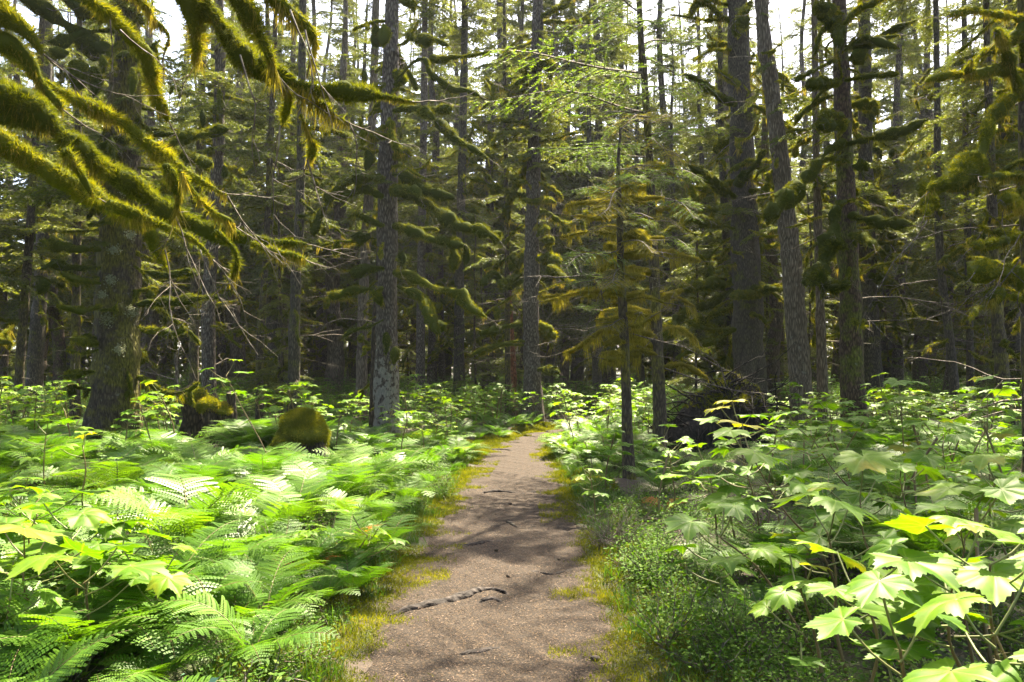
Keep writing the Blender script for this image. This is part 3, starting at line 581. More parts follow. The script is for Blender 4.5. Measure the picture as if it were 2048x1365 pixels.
tK = hero('spruce_tree', 'narrow spruce with stubby moss knobs between the bowed trunk and the dark crooked spruce', [(521, 822), (519, 700), (526, 600), (532, 500), (545, 200), (552, 0)], 21, [17, 15, 14, 12, 11, 9], 'barkC', limbs=27, zl=(1, 8), ls=(.4, .9), crownargs=[(6, 19, 2.1, 60)], seed=13, H=19)
tL = hero('spruce_tree', 'dark smooth spruce farther back near the left edge', [(66, 812), (72, 700), (82, 560), (90, 300), (95, 0)], 26, [32, 28, 25, 22, 18], 'barkG', limbs=24, ls=(.8, 1.8), crownargs=[(5, 14, 2.4, 36), (14, 24, 3, 21)], seed=14)
tL2 = hero('spruce_tree', 'slim leaning tree nearest the left edge of the view', [(34, 822), (42, 700), (54, 540), (70, 300), (86, 0)], 22, [18, 17, 16, 14, 10], 'barkC', limbs=14, ls=(.6, 1.6), dark=True, crownargs=[(4, 13, 2.2, 40), (13, 21, 2.6, 16)], seed=15, H=21)
tM = hero('spruce_tree', 'thin mossy trunk just left of the broad dark old spruce', [(152, 815), (151, 700), (153, 560), (156, 300), (160, 0)], 23, [19, 17, 16, 13, 10], 'barkC', limbs=14, ls=(.6, 1.5), crownargs=[(6, 22, 2.6, 70)], seed=16, H=22)
tP = hero('spruce_tree', 'furrowed pale trunk close on the left of the tall grey barked spruce', [(722, 812), (724, 700), (730, 520), (742, 300), (752, 0)], 26, [23, 22, 20, 17, 14], 'barkE', limbs=18, ls=(.8, 1.6), crownargs=[(6, 15, 2.5, 40), (14, 25, 3, 21)], seed=17, flare=.25)
tQ = hero('dead_tree', 'dark brown rotten trunk touching the left side of the tall grey barked spruce', [(747, 850), (749, 740), (752, 640), (756, 560)], 18.3, [20, 17, 15, 10], 'rot', limbs=8, zl=(1, 3.5), ls=(.4, .7), seed=18, H=5, flare=.3, nstub=8)
tR0 = hero('spruce_tree', 'dark trunk at centre, farther back, midway between the tall grey spruce and the fluted one', [(918, 812), (918, 700), (920, 520), (926, 250), (930, 0)], 31, [24, 21, 19, 16, 13], 'barkG', limbs=30, ls=(.8, 1.8), crownargs=[(6, 15, 2.6, 40), (15, 26, 3.4, 50)], seed=19, H=26)
tS = hero('spruce_tree', 'straight grey trunk just right of the tall grey barked spruce, well behind it', [(840, 815), (841, 700), (843, 500), (848, 200), (850, 0)], 30, [20, 18, 16, 14, 11], 'barkA', limbs=21, ls=(.8, 1.8), crownargs=[(6, 15, 2.4, 30), (15, 25, 3.2, 50)], seed=20)
tT = hero('dead_tree', 'short red rotten snag just left of the fluted spruce', [(1028, 812), (1027, 740), (1024, 680), (1020, 600)], 27, [15, 12, 10, 8], 'barkR', limbs=4, zl=(1, 4), ls=(.4, .7), seed=21, H=5, flare=.2, nstub=6)
tT2 = hero('spruce_tree', 'slim mossy trunk standing beside the short red snag', [(1016, 812), (1015, 700), (1014, 500), (1010, 200)], 26, [12, 11, 10, 8], 'barkC', limbs=14, ls=(.5, 1.2), crownargs=[(4, 15, 1.8, 60)], seed=22, H=15)
tU = hero('spruce_tree', 'trunk filling the gap between the leaning tree and the reddish spruce', [(1648, 850), (1644, 740), (1640, 600), (1634, 350), (1628, 0)], 21, [22, 19, 17, 14, 11], 'barkE', limbs=18, ls=(.6, 1.6), crownargs=[(6, 13, 2, 24), (13, 23, 3, 21)], seed=23)
tV = hero('spruce_tree', 'wide dark trunk in the shade right behind the reddish spruce', [(1748, 792), (1742, 700), (1738, 600), (1732, 350), (1728, 0)], 27, [44, 36, 32, 27, 22], 'barkG', limbs=33, ls=(1, 2.6), dark=True, crownargs=[(5, 14, 2.6, 40), (14, 26, 3.4, 21)], seed=24, H=26)
tW = hero('leaning_tree', 'crooked trunk leaning left, fifth from the right edge', [(1912, 800), (1902, 700), (1884, 560), (1876, 400), (1874, 150), (1872, 0)], 24, [20, 16, 15, 14, 12, 10], 'barkG', limbs=24, ls=(.7, 1.8), crownargs=[(5, 12, 2.2, 24), (12, 20, 2.8, 40)], seed=25, H=20)
tX = hero('spruce_tree', 'slim dark trunk between the crooked leaning trunk and the far right mossy one', [(1942, 802), (1940, 700), (1936, 500), (1930, 200), (1928, 0)], 26, [16, 14, 13, 11, 9], 'barkG', limbs=21, ls=(.7, 1.8), crownargs=[(5, 22, 2.6, 60)], seed=26, H=22)
tY = hero('mossy_spruce_tree', 'moss clad trunk near the right edge with a slight lean', [(2016, 850), (2004, 740), (1992, 600), (1984, 400), (1976, 150), (1972, 0)], 18, [28, 25, 22, 18, 14, 12], 'barkC', limbs=27, zl=(2, 9), ls=(.5, 1.4), crownargs=[(6, 12, 2.3, 40), (12, 21, 2.6, 21)], seed=27, H=21)
tZ = hero('spruce_tree', 'pale thin trunk behind the thick dark spruce on its left', [(1460, 790), (1458, 650), (1457, 450), (1452, 200), (1450, 0)], 33, [18, 17, 16, 13, 11], 'barkE', limbs=12, ls=(.8, 1.8), crownargs=[(5, 14, 2.4, 30), (14, 26, 3.4, 21)], seed=28)
tSn = hero('dead_sapling', 'thin dead sapling with a moss swollen top, right of the broad dark old spruce', [(356, 830), (354, 760), (349, 690), (344, 640), (342, 600)], 18, [7, 6, 6, 4, 2], 'twig', limbs=0, seed=29, H=3.6, flare=.2, nstub=3)
for Bx in [(350, 690, 18, 44), (330, 640, 12, 30), (342, 610, 12, 30)]: blob(tSn, 18, *Bx)
# trees whose trunks stand outside the picture and whose limbs reach into it
tO = hero('overhanging_mossy_tree', 'golden mossed limbs reaching in across the upper left, their tree just out of view', [(-330, 1060), (-320, 700), (-310, 300), (-300, -200)], 6.3, [190, 160, 140, 130], 'barkB', limbs=0, crownargs=[(12, 20, 2.4, 30)], seed=31, H=20, seg=28, nstub=4)
FG = dict(dens=11000, flen=.036, fw=.0055, hang=760, hlen=.08, step=.035, k=9, seg=12, lumpy=.22)
for Y, dY, pts, w in [
    (6.0, .6, [(-310, 120), (-100, 170), (0, 205), (70, 232), (150, 300), (230, 352), (320, 412), (420, 460), (520, 480), (614, 490)], [90, 90, 84, 80, 66, 52, 50, 44, 36, 30]),
    (5.6, .8, [(-310, 250), (-120, 262), (0, 282), (60, 320), (130, 362), (215, 410), (285, 450), (312, 500), (335, 545)], [70, 66, 60, 52, 52, 48, 44, 40, 16]),
    (5.2, .6, [(-310, -60), (-100, 40), (0, 100), (60, 145), (130, 188), (225, 232), (290, 285), (360, 340), (455, 392)], [40, 34, 26, 24, 22, 30, 32, 30, 14]),
    (5.2, .5, [(360, 340), (392, 390), (425, 425), (468, 448)], [22, 24, 22, 8]),
    (5.0, .2, [(-310, -130), (-100, -20), (0, 34), (50, 64), (88, 110)], [70, 70, 64, 58, 22]),
    (5.1, .2, [(-60, 60), (20, 96), (55, 130), (80, 170), (125, 222)], [30, 46, 36, 26, 18]),
    (4.9, 1.0, [(-310, -420), (0, -180), (180, 0), (225, 35), (262, 75), (300, 122), (310, 180), (338, 245)], [50, 50, 50, 46, 34, 36, 44, 26]),
    (5.4, .6, [(-310, -520), (0, -230), (270, -10), (305, 35), (338, 72), (328, 108)], [30, 30, 22, 20, 22, 12]),
    (4.4, .9, [(-310, -900), (60, -420), (330, -60), (420, 30), (480, 110), (540, 158), (620, 195), (700, 250)], [90, 90, 90, 84, 74, 62, 48, 14]),
    (4.5, .6, [(60, -420), (420, -110), (560, 10), (612, 52), (628, 92), (618, 130)], [50, 60, 66, 60, 44, 20]),
    (4.9, .5, [(520, 120), (600, 170), (680, 184), (760, 194), (832, 206)], [40, 40, 38, 20, 8]),
    (4.6, .3, [(360, -60), (385, 30), (395, 80), (392, 122)], [50, 56, 46, 16]),
    (4.5, .3, [(470, -20), (500, 40), (530, 100), (552, 150)], [60, 66, 54, 18]),
    (5.0, .3, [(560, 150), (578, 190), (572, 225), (566, 250)], [34, 32, 20, 6]),
    (5.0, .3, [(600, 230), (614, 262), (624, 296), (618, 320)], [10, 18, 26, 8]),
    (5.6, .5, [(215, 410), (270, 430), (330, 455), (385, 480), (425, 520)], [26, 22, 18, 16, 8]),
    (5.9, .2, [(430, 462), (468, 500), (472, 540), (456, 566)], [14, 16, 18, 6]),
    (5.9, .2, [(500, 486), (545, 505), (590, 512), (612, 520)], [20, 34, 42, 16]),
    (5.6, .3, [(130, 300), (160, 340), (182, 385), (200, 400)], [20, 26, 20, 10]),
    (5.3, .3, [(330, 330), (352, 370), (358, 400), (350, 420)], [16, 20, 14, 6])]:
    pxlimb(tO, Y, pts, [q * .72 for q in w], dY=dY, **{**FG, 'dens': 13000 if Y < 6.5 else 9000})
rng = np.random.default_rng(8)
for (x0, y0, Y, dx, dz, L) in [(330, 500, 5.7, .5, -.8, 1.0), (400, 500, 5.8, .35, -.8, .9), (425, 520, 5.8, .5, -.5, .8), (455, 560, 6, -.6, -.6, .6), (480, 110, 4.6, .3, -1, .7), (610, 60, 4.6, .1, -1, .6), (700, 250, 5.0, .5, -.8, .5), (220, 40, 5.2, .2, -1, .5), (240, 60, 5.2, .6, -.7, .6), (560, 250, 5, -.2, -1, .8), (614, 320, 5, .1, -1, .6), (88, 110, 5.2, .7, -.7, .9), (455, 392, 5.6, .4, -.9, .7), (350, 430, 5.6, .6, -.9, .9), (580, 20, 4.6, .2, -1, .5)]:
    mb = MB(); bare_twig(mb, rng, at(x0, y0, Y) - tO[1], (dx, .1, dz), L, .006, 0, 4, 2); link('twig', mb.mesh('twig', [M['twig']]), tO[0])
tN = hero('mossy_spruce_tree', 'densely mossed tree cut by the right edge, heavy limb hooking down to the left', [(2064, 1010), (2060, 800), (2056, 560), (2050, 300), (2046, 0)], 10, [32, 28, 26, 24, 20], 'barkC', limbs=26, zl=(2.2, 7.5), ls=(.35, .9), crownargs=[(8.5, 18, 3.2, 50)], seed=32, H=17, seg=20)
mb = MB()
for k in range(10): place(mb, SPR_FINE[k % 4], (tN[2](7.4)[0], tN[2](7.4)[1], 8.7 + .2 * k), math.pi + rng.uniform(-.5, .5), R(rng.uniform(-6, 4)), rng.uniform(3.6, 6.0), rng.uniform(-.4, .4))
link('added_shade_branches', mb.mesh('added_shade_branches', [M['needle'], M['twig']]), tN[0])  # unseen branches above the frame, added to cast shade on the path
NG = dict(dens=7500, flen=.026, fw=.007, hang=300, hlen=.11, step=.055, k=9)
for pts, w in [
    ([(2050, 180), (2010, 205), (1982, 245), (1962, 300), (1930, 345), (1895, 365), (1855, 385)], [30, 36, 40, 44, 56, 50, 36]),
    ([(1870, 370), (1858, 400), (1852, 430)], [40, 34, 20]),
    ([(2050, 150), (2010, 140), (1960, 150), (1900, 150), (1850, 165)], [20, 24, 18, 16, 10]),
    ([(2050, 60), (2000, 90), (1960, 110), (1938, 140), (1944, 120)], [30, 30, 26, 20, 10]),
    ([(2046, 40), (2000, 30), (1950, 20), (1900, 30)], [20, 20, 14, 18]),
    ([(2046, 200), (2010, 95), (1990, 60)], [16, 24, 14]),
    ([(2050, 350), (2000, 352), (1965, 356)], [16, 18, 12]),
    ([(2050, 420), (2030, 405), (2010, 400)], [16, 30, 34]),
    ([(2052, 470), (2010, 480), (1975, 486), (1940, 492)], [20, 26, 34, 12]),
    ([(2052, 540), (2010, 545), (1975, 540), (1950, 548)], [16, 40, 62, 30]),
    ([(2052, 600), (2010, 590), (1975, 594)], [14, 14, 30])]:
    pxlimb(tN, 9.8, pts, [q * .75 for q in w], dY=-.9, **NG)
for b in [(2010, 400, 30, 34), (2040, 560, 24, 50), (1978, 545, 44, 40)]: blob(tN, 9.3, *b, **NG)
for (x0, y0, Y, x1, y1) in [(2040, 470, 9.3, 1950, 620), (1855, 440, 9, 1740, 660), (2040, 520, 9.3, 1985, 690), (1990, 560, 9.2, 1900, 640)]:
    a = at(x0, y0, Y) - tN[1]; b = at(x1, y1, Y - .3) - tN[1]; mb = MB(); bare_twig(mb, rng, a, b - a, float(np.linalg.norm(b - a)), .008, 0, 4, 1); link('twig', mb.mesh('twig', [M['twig']]), tN[0])

# ------------------------------------------------------------------ ordinary forest trees
FARV = []
def variant(seed, H, rbase, bark, z0, Lmax, nb, nl, tpl, join_limbs, tilt=.06):
    rng = np.random.default_rng(seed); mb = MB(); n = 9
    x = np.cumsum(rng.normal(size=n) * tilt * H / n); y = np.cumsum(rng.normal(size=n) * tilt * H / n); x -= x[0]; y -= y[0]
    P = np.stack([x, y, np.linspace(-.3, H, n)], -1); C, rr = trunk_mesh(mb, rng, P, np.linspace(rbase, .03, 6) ** 1.0, 12, .45, .45, stubs=14)
    cx = lambda z: (np.interp(z, C[:, 2], C[:, 0]), np.interp(z, C[:, 2], C[:, 1]))
    places = []
    for i in range(nl):
        z = rng.uniform(1.8, 11); az = rng.uniform(0, 6.28); X, Y = cx(z); rd = float(np.interp(z, C[:, 2], rr)) * .8
        places.append(((X + math.cos(az) * rd, Y + math.sin(az) * rd, z), az, R(rng.uniform(-25, 20)), rng.uniform(.6, 2.0) * H / 22, rng.integers(14 if join_limbs else len(LMESH))))
    if join_limbs:
        for p, az, ti, s, q in places:
            place(mb, LPK[q], p, az, ti, s, 0, [2, 3, 1])
    tm = mb.mesh('trunk', [M[bark], M['twig'], M['moss'], M['mossgold']])
    mb = MB(); crown(mb, rng, z0, H, Lmax, nb, tpl, cx, low=.8); cm = mb.mesh('crown', [M['needle'], M['twig']])
    return tm, cm, (None if join_limbs else places)
def lp_small(seed):
    rng = np.random.default_rng(seed); mb = MB(); P = [np.zeros(3)]; d = np.array([1, 0, -.05])
    for i in range(5): d = nrm(d + rng.normal(size=3) * .28); P.append(P[-1] + d * .19)
    moss_limb(mb, rng, P, np.array([.02, .045, .055, .05, .04, .012]) * rng.uniform(.7, 1.1), dens=1100, flen=.04, fw=.018, hang=24, hlen=.1, seg=6, step=.1, k=14)
    return packmb(mb)
LPK = [lp_small(300 + i) for i in range(14)]
MIDV = [variant(400 + i, 20.5 + 1.5 * (i % 3), .24 + .05 * (i % 4), ['barkA', 'barkG', 'barkC', 'barkE', 'barkG', 'barkF'][i], [3.6, 5, 4.2, 5.5, 3.4, 4.6][i], 3.2, 140, 28, SPR_MID, False) for i in range(6)]
FARV = [variant(500 + i, 30 + 2 * (i % 4), .2 + .05 * (i % 4), ['barkG', 'barkA', 'barkC', 'barkG', 'barkE', 'barkA', 'barkG'][i], [5, 7, 6, 8, 5.5, 7.5, 6][i], 3.5, 150, 26, SPR_FAR, True) for i in range(7)]
SAPV = [variant(600 + i, 5 + 1.5 * i, .05, 'barkC', .6, 1.5, 46, 5, SPR_MID, True) for i in range(3)]
def inst_tree(v, x, y, s, rz, name, label, group, dark=False, rng=None, lean=0.02):
    root = bpy.data.objects.new(name, None); COL.objects.link(root); root.location = (x, y, hz(x, y))
    root.rotation_euler = (rng.normal() * lean, rng.normal() * lean, rz); root.scale = (s, s, s); tag(root, label, 'tree', group)
    link('trunk', v[0], root); link('crown', v[1], root)
    if v[2]:
        for p, az, ti, sc, q in v[2]:
            o = link('mossy_branch', (LMESHD if dark else LMESH)[q], root); o.location = p; o.scale = (sc,) * 3
            o.rotation_euler = (Matrix.Rotation(az, 3, 'Z') @ Matrix.Rotation(-ti, 3, 'Y')).to_euler()
    return root
named = [(tA, 'the tall grey barked spruce'), (tB, 'the broad dark old spruce'), (tC, 'the slender young tree'), (tE, 'the leaning furrowed tree'), (tF, 'the reddish spruce'), (tG, 'the thick dark spruce'), (tH, 'the fluted spruce by the bend'), (tI, 'the bowed trunk'), (tJ, 'the dark crooked spruce'), (tL, 'the dark smooth spruce at left'), (tW, 'the crooked leaning trunk at right'), (tY, 'the moss clad trunk at right')]
occupied = []
for o in [o for o in COL.objects if o.type == 'EMPTY' and 'category' in o]: occupied.append((o.location.x, o.location.y, 1.6))
def nearest(x, y):
    b = min(named, key=lambda t: abs(t[1 - 1][1][0] / t[0][1][1] - x / y)); px = (b[0][1][0] / b[0][1][1] - x / y) * FPX
    return b[1], px
def treelabel(x, y, kind, used={}):
    nm_, d = nearest(x, y)
    rel = 'directly behind' if abs(d) < 22 else ('just left of' if 0 < d < 60 else 'just right of' if -60 < d < 0 else 'well left of' if d > 0 else 'well right of')
    dist = 'nearer' if y < 36 else 'farther' if y < 52 else 'distant'
    return f'{dist} {kind} seen {rel} {nm_}', f'{dist} forest spruces {rel} {nm_}'
rng = np.random.default_rng(2024)
spots = []
FIX = [(562, 33), (663, 34), (862, 42), (885, 47), (1090, 38), (1127, 40), (1148, 44), (1201, 41), (1224, 47), (1360, 36), (1552, 30), (1797, 34), (2040, 27), (120, 34), (300, 33), (640, 44), (960, 40), (1410, 44), (470, 36), (1840, 38), (200, 30), (1282, 38)]
for px, Y in FIX: spots.append(((px - 1024) / FPX * Y, Y))
def ok(x, y, dmin):
    if pdist(x, y) < .9: return False
    if any((x - a) ** 2 + (y - b) ** 2 < max(dmin, r) ** 2 for a, b, r in occupied): return False
    return all((x - a) ** 2 + (y - b) ** 2 > dmin ** 2 for a, b in spots)
tries = 0
while len(spots) < 150 and tries < 20000:
    tries += 1; y = 27 + 50 * rng.random() ** .9; x = rng.uniform(-1, 1) * (.70 * y + 4)
    # a clearing far back on the right lets the sky through
    if ok(x, y, 2.7): spots.append((x, y))
for x, y in [(-12, 12), (-15, 21), (12, 13), (13, 19), (16, 23), (-9, 5), (-13, 2), (11, 6), (14, 0), (-8, -5), (7, -7), (0, -12), (-4, -14), (12, -10), (-14, -9)]: spots.append((x, y))
kinds = ['grey barked spruce', 'dark spruce', 'mossy trunked spruce', 'furrowed trunk', 'dark trunk', 'brownish trunk']
fk = ['dark trunk', 'greyish trunk', 'mossy trunk', 'dark trunk', 'furrowed trunk', 'greyish trunk', 'dark trunk']
for k, (x, y) in enumerate(spots):
    if y < 24 and abs(x) > 7 or y < 0:
        i = rng.integers(6); lab = 'mossy forest spruce standing beside the view'; inst_tree(MIDV[i], x, y, rng.uniform(.85, 1.1), rng.uniform(0, 6.28), 'spruce_tree', lab, 'trees around the viewer', rng=rng); continue
    if y < 40:
        i = rng.integers(6); lab, grp = treelabel(x, y, kinds[i]); inst_tree(MIDV[i], x, y, rng.uniform(.8, 1.12), rng.uniform(0, 6.28), 'spruce_tree', lab, grp, rng=rng, dark=rng.random() < .4)
    else:
        i = rng.integers(7); lab, grp = treelabel(x, y, fk[i]); inst_tree(FARV[i], x, y, rng.uniform(.8, 1.2), rng.uniform(0, 6.28), 'spruce_tree', lab, grp, rng=rng)
for k in range(46):
    for _ in range(50):
        y = rng.uniform(20, 60); x = rng.uniform(-1, 1) * .68 * y
        if pdist(x, y) > 2.2: break
    i = rng.integers(3); lab, grp = treelabel(x, y, ['low sapling', 'small young spruce', 'young spruce'][i]); inst_tree(SAPV[i], x, y, rng.uniform(.7, 1.2), rng.uniform(0, 6.28), 'spruce_sapling', lab, grp + ', saplings', rng=rng)

# ------------------------------------------------------------------ stumps, root plate, roots on the path
def fuzz_on(mb, rng, V, Nn, n, L, W, mat=0, tb=.0, droop=.25):
    i = rng.integers(0, len(V), n); P = V[i] + rng.normal(size=(n, 3)) * .012
    blades(mb, P, Nn[i] + rng.normal(size=(n, 3)) * .5 + np.array([0, 0, -droop]), L * rng.uniform(.4, 1.4, n), W * rng.uniform(.7, 1.3, n), rng, mat, np.clip(.45 + tb + .2 * lump(P, np.random.default_rng(4), 12) + rng.normal(size=n) * .15, 0, 1))
def dome(rng, c, rx, ry, rz, k=3, amp=.12, nu=40, nv=20, low=-.25):
    th = np.linspace(0, 2 * math.pi, nu, endpoint=False)[None]; ph = np.linspace(low * math.pi / 2, math.pi / 2 * .995, nv)[:, None]
    D = np.stack([np.cos(ph) * np.cos(th), np.cos(ph) * np.sin(th), np.sin(ph) + 0 * th], -1)
    f = 1 + amp * lump(D.reshape(-1, 3), rng, k).reshape(D.shape[:2])
    V = D * np.array([rx, ry, rz]) * f[..., None] + np.array(c)
    i = np.arange(nv - 1)[:, None] * nu; j = np.arange(nu)[None]; j2 = (j + 1) % nu
    return V.reshape(-1, 3), np.stack([i + j, i + j2, i + nu + j2, i + nu + j], -1).reshape(-1, 4), nrm(D / np.array([rx, ry, rz])).reshape(-1, 3)
def empty(name, label, cat, x, y, group=None):
    o = bpy.data.objects.new(name, None); COL.objects.link(o); o.location = (x, y, hz(x, y)); return tag(o, label, cat, group)
rng = np.random.default_rng(50)
Y = 12.2; x = at(606, 900, Y)[0]; st = empty('tree_stump', 'squat rotting stump under a thick cushion of golden moss among ferns', 'stump', x, Y)
mb = MB(); zc = np.linspace(-.2, .60, 12); rr = np.interp(zc, [-.2, .1, .5, .6], [.52, .45, .37, .30])
tube(mb, np.stack([0 * zc, 0 * zc, zc], -1), rr, 40, 0, .1, 5, rng, radf=lambda a, C: 1 + .12 * np.cos(5 * a[None] + 2 * C[:, 2:3]) + .05 * np.cos(13 * a[None] + C[:, 2:3] * 5))
th = rng.uniform(0, 6.28, 900); zz = rng.uniform(.05, .7, 900); Q = np.stack([np.cos(th) * .42, np.sin(th) * .42, zz], -1); fuzz_on(mb, rng, Q, nrm(Q * [1, 1, 0]), 5000, .045, .008, 1, -.2, .8)
link('wood', mb.mesh('wood', [M['rot'], M['moss']]), st)
mb = MB(); V, F, Nn = dome(rng, (-.02, 0, .62), .42, .42, .34, 3.4, .17, 60, 30, low=-.8); mb.add(V, F, 0, .35); fuzz_on(mb, rng, V, Nn, 34000, .048, .0065, 0, .12)
link('moss_cap', mb.mesh('moss_cap', [M['moss']]), st)
mb = MB(); moss_limb(mb, rng, [(-.22, -.36, .58), (-.25, -.43, .45), (-.22, -.44, .25), (-.2, -.42, .08)], [.08, .13, .12, .05], dens=22000, flen=.03, fw=.006, hang=100, hlen=.05, step=.04, k=10)
link('moss_lump', mb.mesh('moss_lump', MM), st); st.scale = (.86, .86, .95)
Y = 16; x = at(418, 850, Y)[0]; st2 = empty('broken_stump', 'jagged broken stump with three moss topped prongs, left of the cushioned stump', 'stump', x, Y)
for dx, w, h, dy in [(-.36, .22, 1.02, 0), (.02, .17, .86, -.1), (.30, .15, .78, .05), (.44, .08, 1.05, .1)]:
    mb = MB(); zc = np.linspace(-.2, h, 12); tube(mb, np.stack([dx + .04 * np.sin(zc * 5), dy + 0 * zc, zc], -1), np.interp(zc, [-.2, .2, h], [w * 1.4, w * 1.1, w * .75]), 20, 0, .3, 7, rng); link('prong', mb.mesh('prong', [M['rot']]), st2)
    if w > .1:
        mb = MB(); V, F, Nn = dome(rng, (dx, dy, h - .06), w * 1.15, w * 1.15, w * .9, 2.5, .2, 24, 12, low=-.8); mb.add(V, F, 0, .35); fuzz_on(mb, rng, V, Nn, 5000, .045, .01, 0, .1); link('moss_cap', mb.mesh('moss_cap', [M['moss']]), st2)
Y = 17.2; x = at(1452, 820, Y)[0]; rp = empty('upturned_root_plate', 'dark upturned root plate of a fallen tree, earth and hanging rootlets under a mossy rim', 'root plate', x, Y)
mb = MB(); V, F, Nn = dome(rng, (0, 0, -.1), 1.12, .55, 1.0, 3.0, .16, 64, 30, low=-.2)
V[:, 2] = np.where(V[:, 2] > 0, V[:, 2] * (1.32 - .55 * np.abs(V[:, 0] - .12)), V[:, 2]); V[:, 2] += .06 * np.abs(lump(V, rng, 7)); mb.add(V, F, 0, .5)
link('earth', mb.mesh('earth', [M['earth']]), rp)
mb = MB()
for k in range(190):
    i = rng.integers(len(V)); p = V[i]
    if p[2] < .15: continue
    bare_twig(mb, rng, p * [1, 1.02, 1], nrm(Nn[i] + rng.normal(size=3) * .5 + [0, -.3, -.9]), rng.uniform(.3, .9), rng.uniform(.006, .022), 0, 2, 1)
for k in range(14): bare_twig(mb, rng, V[rng.integers(len(V))] + [0, 0, .0], (rng.normal(), -.2, rng.uniform(-.1, .8)), rng.uniform(.6, 1.4), .018, 0, 3, 1)
link('rootlets', mb.mesh('rootlets', [M['earth']]), rp)
mb = MB(); top = V[(V[:, 2] > .62) & (Nn[:, 2] > .25)]; Nt = Nn[(V[:, 2] > .62) & (Nn[:, 2] > .25)]; fuzz_on(mb, rng, top, Nt, 9000, .045, .014, 0, 0, .4); link('moss_rim', mb.mesh('moss_rim', [M['moss']]), rp); rp.scale = (1.2, 1, 1.28)
def groot(label, pts, w, seed, name='path_root', grp='roots crossing the path'):
    w = [q * 1.35 for q in w]
    rng = np.random.default_rng(seed); G = [gp(a, b) for a, b in pts]; ox, oy = G[0]
    C = crom(np.array([(a - ox, b - oy, 0) for a, b in G]), .03); n = len(C); s = np.linspace(0, 1, n)
    rr = np.interp(s, np.linspace(0, 1, len(w)), w) * (1 + .22 * lump(C, rng, 14)); C[:, 1] += .012 * lump(C, rng, 9)
    C[:, 2] = hgt(C[:, 0] + ox, C[:, 1] + oy) + .012 + rr * .15 + .008 * lump(C, rng, 8) - .012 - .03 * (s < .04) - .03 * (s > .96)
    mb = MB(); tube(mb, C, rr, 12, 0, .16, 30, rng); o = link(name, mb.mesh(name, [M['root']])); o.location = (ox, oy, 0); tag(o, label, 'root', grp)
groot('longest grey root crossing the left half of the path', [(765, 1240), (812, 1225), (860, 1212), (905, 1202), (950, 1188), (985, 1183), (1022, 1192)], [.010, .022, .03, .034, .028, .02, .012], 1)
groot('short side root beside the tip of the longest root', [(955, 1205), (985, 1202), (1010, 1212)], [.008, .016, .006], 2)
groot('straight grey root across the middle of the path', [(908, 1097), (940, 1092), (975, 1087), (1010, 1088)], [.016, .03, .03, .016], 3)
groot('nearest root, low and curved, at the bottom of the path', [(912, 1316), (940, 1308), (975, 1300), (1012, 1298)], [.008, .018, .022, .012], 4)
groot('small root lying in the sunlit patch of the path', [(1014, 1044), (1024, 1050), (1034, 1056)], [.012, .02, .01], 5)
groot('thin root curving from the right edge of the path below the middle root', [(1150, 1140), (1110, 1150), (1070, 1146), (1045, 1153)], [.008, .014, .012, .006], 7)
groot('thin dark root low across the sunlit stretch of the path', [(960, 990), (1000, 985), (1050, 988), (1080, 984)], [.01, .018, .016, .008], 8)
groot('far thin root low at the left edge of the path', [(982, 902), (1000, 901), (1028, 902)], [.02, .03, .015], 6)
for k, (px, py, w, lab) in enumerate([(1190, 1322, .03, 'small grey pebble low at the right of the path'), (1170, 1128, .018, 'dark pebble right of the middle root')]):
    X, Yy = gp(px, py); mb = MB(); V, F, Nn = dome(np.random.default_rng(k), (0, 0, 0), w, w * .7, w * .45, 2, .2, 16, 8, -.5); mb.add(V, F); o = link('stone', mb.mesh('stone', [M['root']])); o.location = (X, Yy, hz(X, Yy) + .014); tag(o, lab, 'stone')
for k, (px, py, lab) in enumerate([(1016, 1158, 'dark spruce cone above the tip of the longest root'), (1118, 1122, 'dark spruce cone near the right side of the path'), (993, 1106, 'dark spruce cone just below the middle root'), (1020, 1012, 'dark spruce cone at the edge of the sunlit patch')]):
    X, Yy = gp(px, py); mb = MB(); r2 = np.random.default_rng(k); s = np.linspace(0, 1, 9); tube(mb, np.stack([s * .055 - .027, 0 * s, 0 * s], -1), .014 * np.sin(np.clip(s * .9 + .08, 0, 1) * 3.1) * (1 + .15 * (np.arange(9) % 2)), 8, 0)
    o = link('spruce_cone', mb.mesh('spruce_cone', [M['rot']])); o.location = (X, Yy, hz(X, Yy) + .022); o.rotation_euler = (0, 0, r2.uniform(0, 3)); tag(o, lab, 'cone')

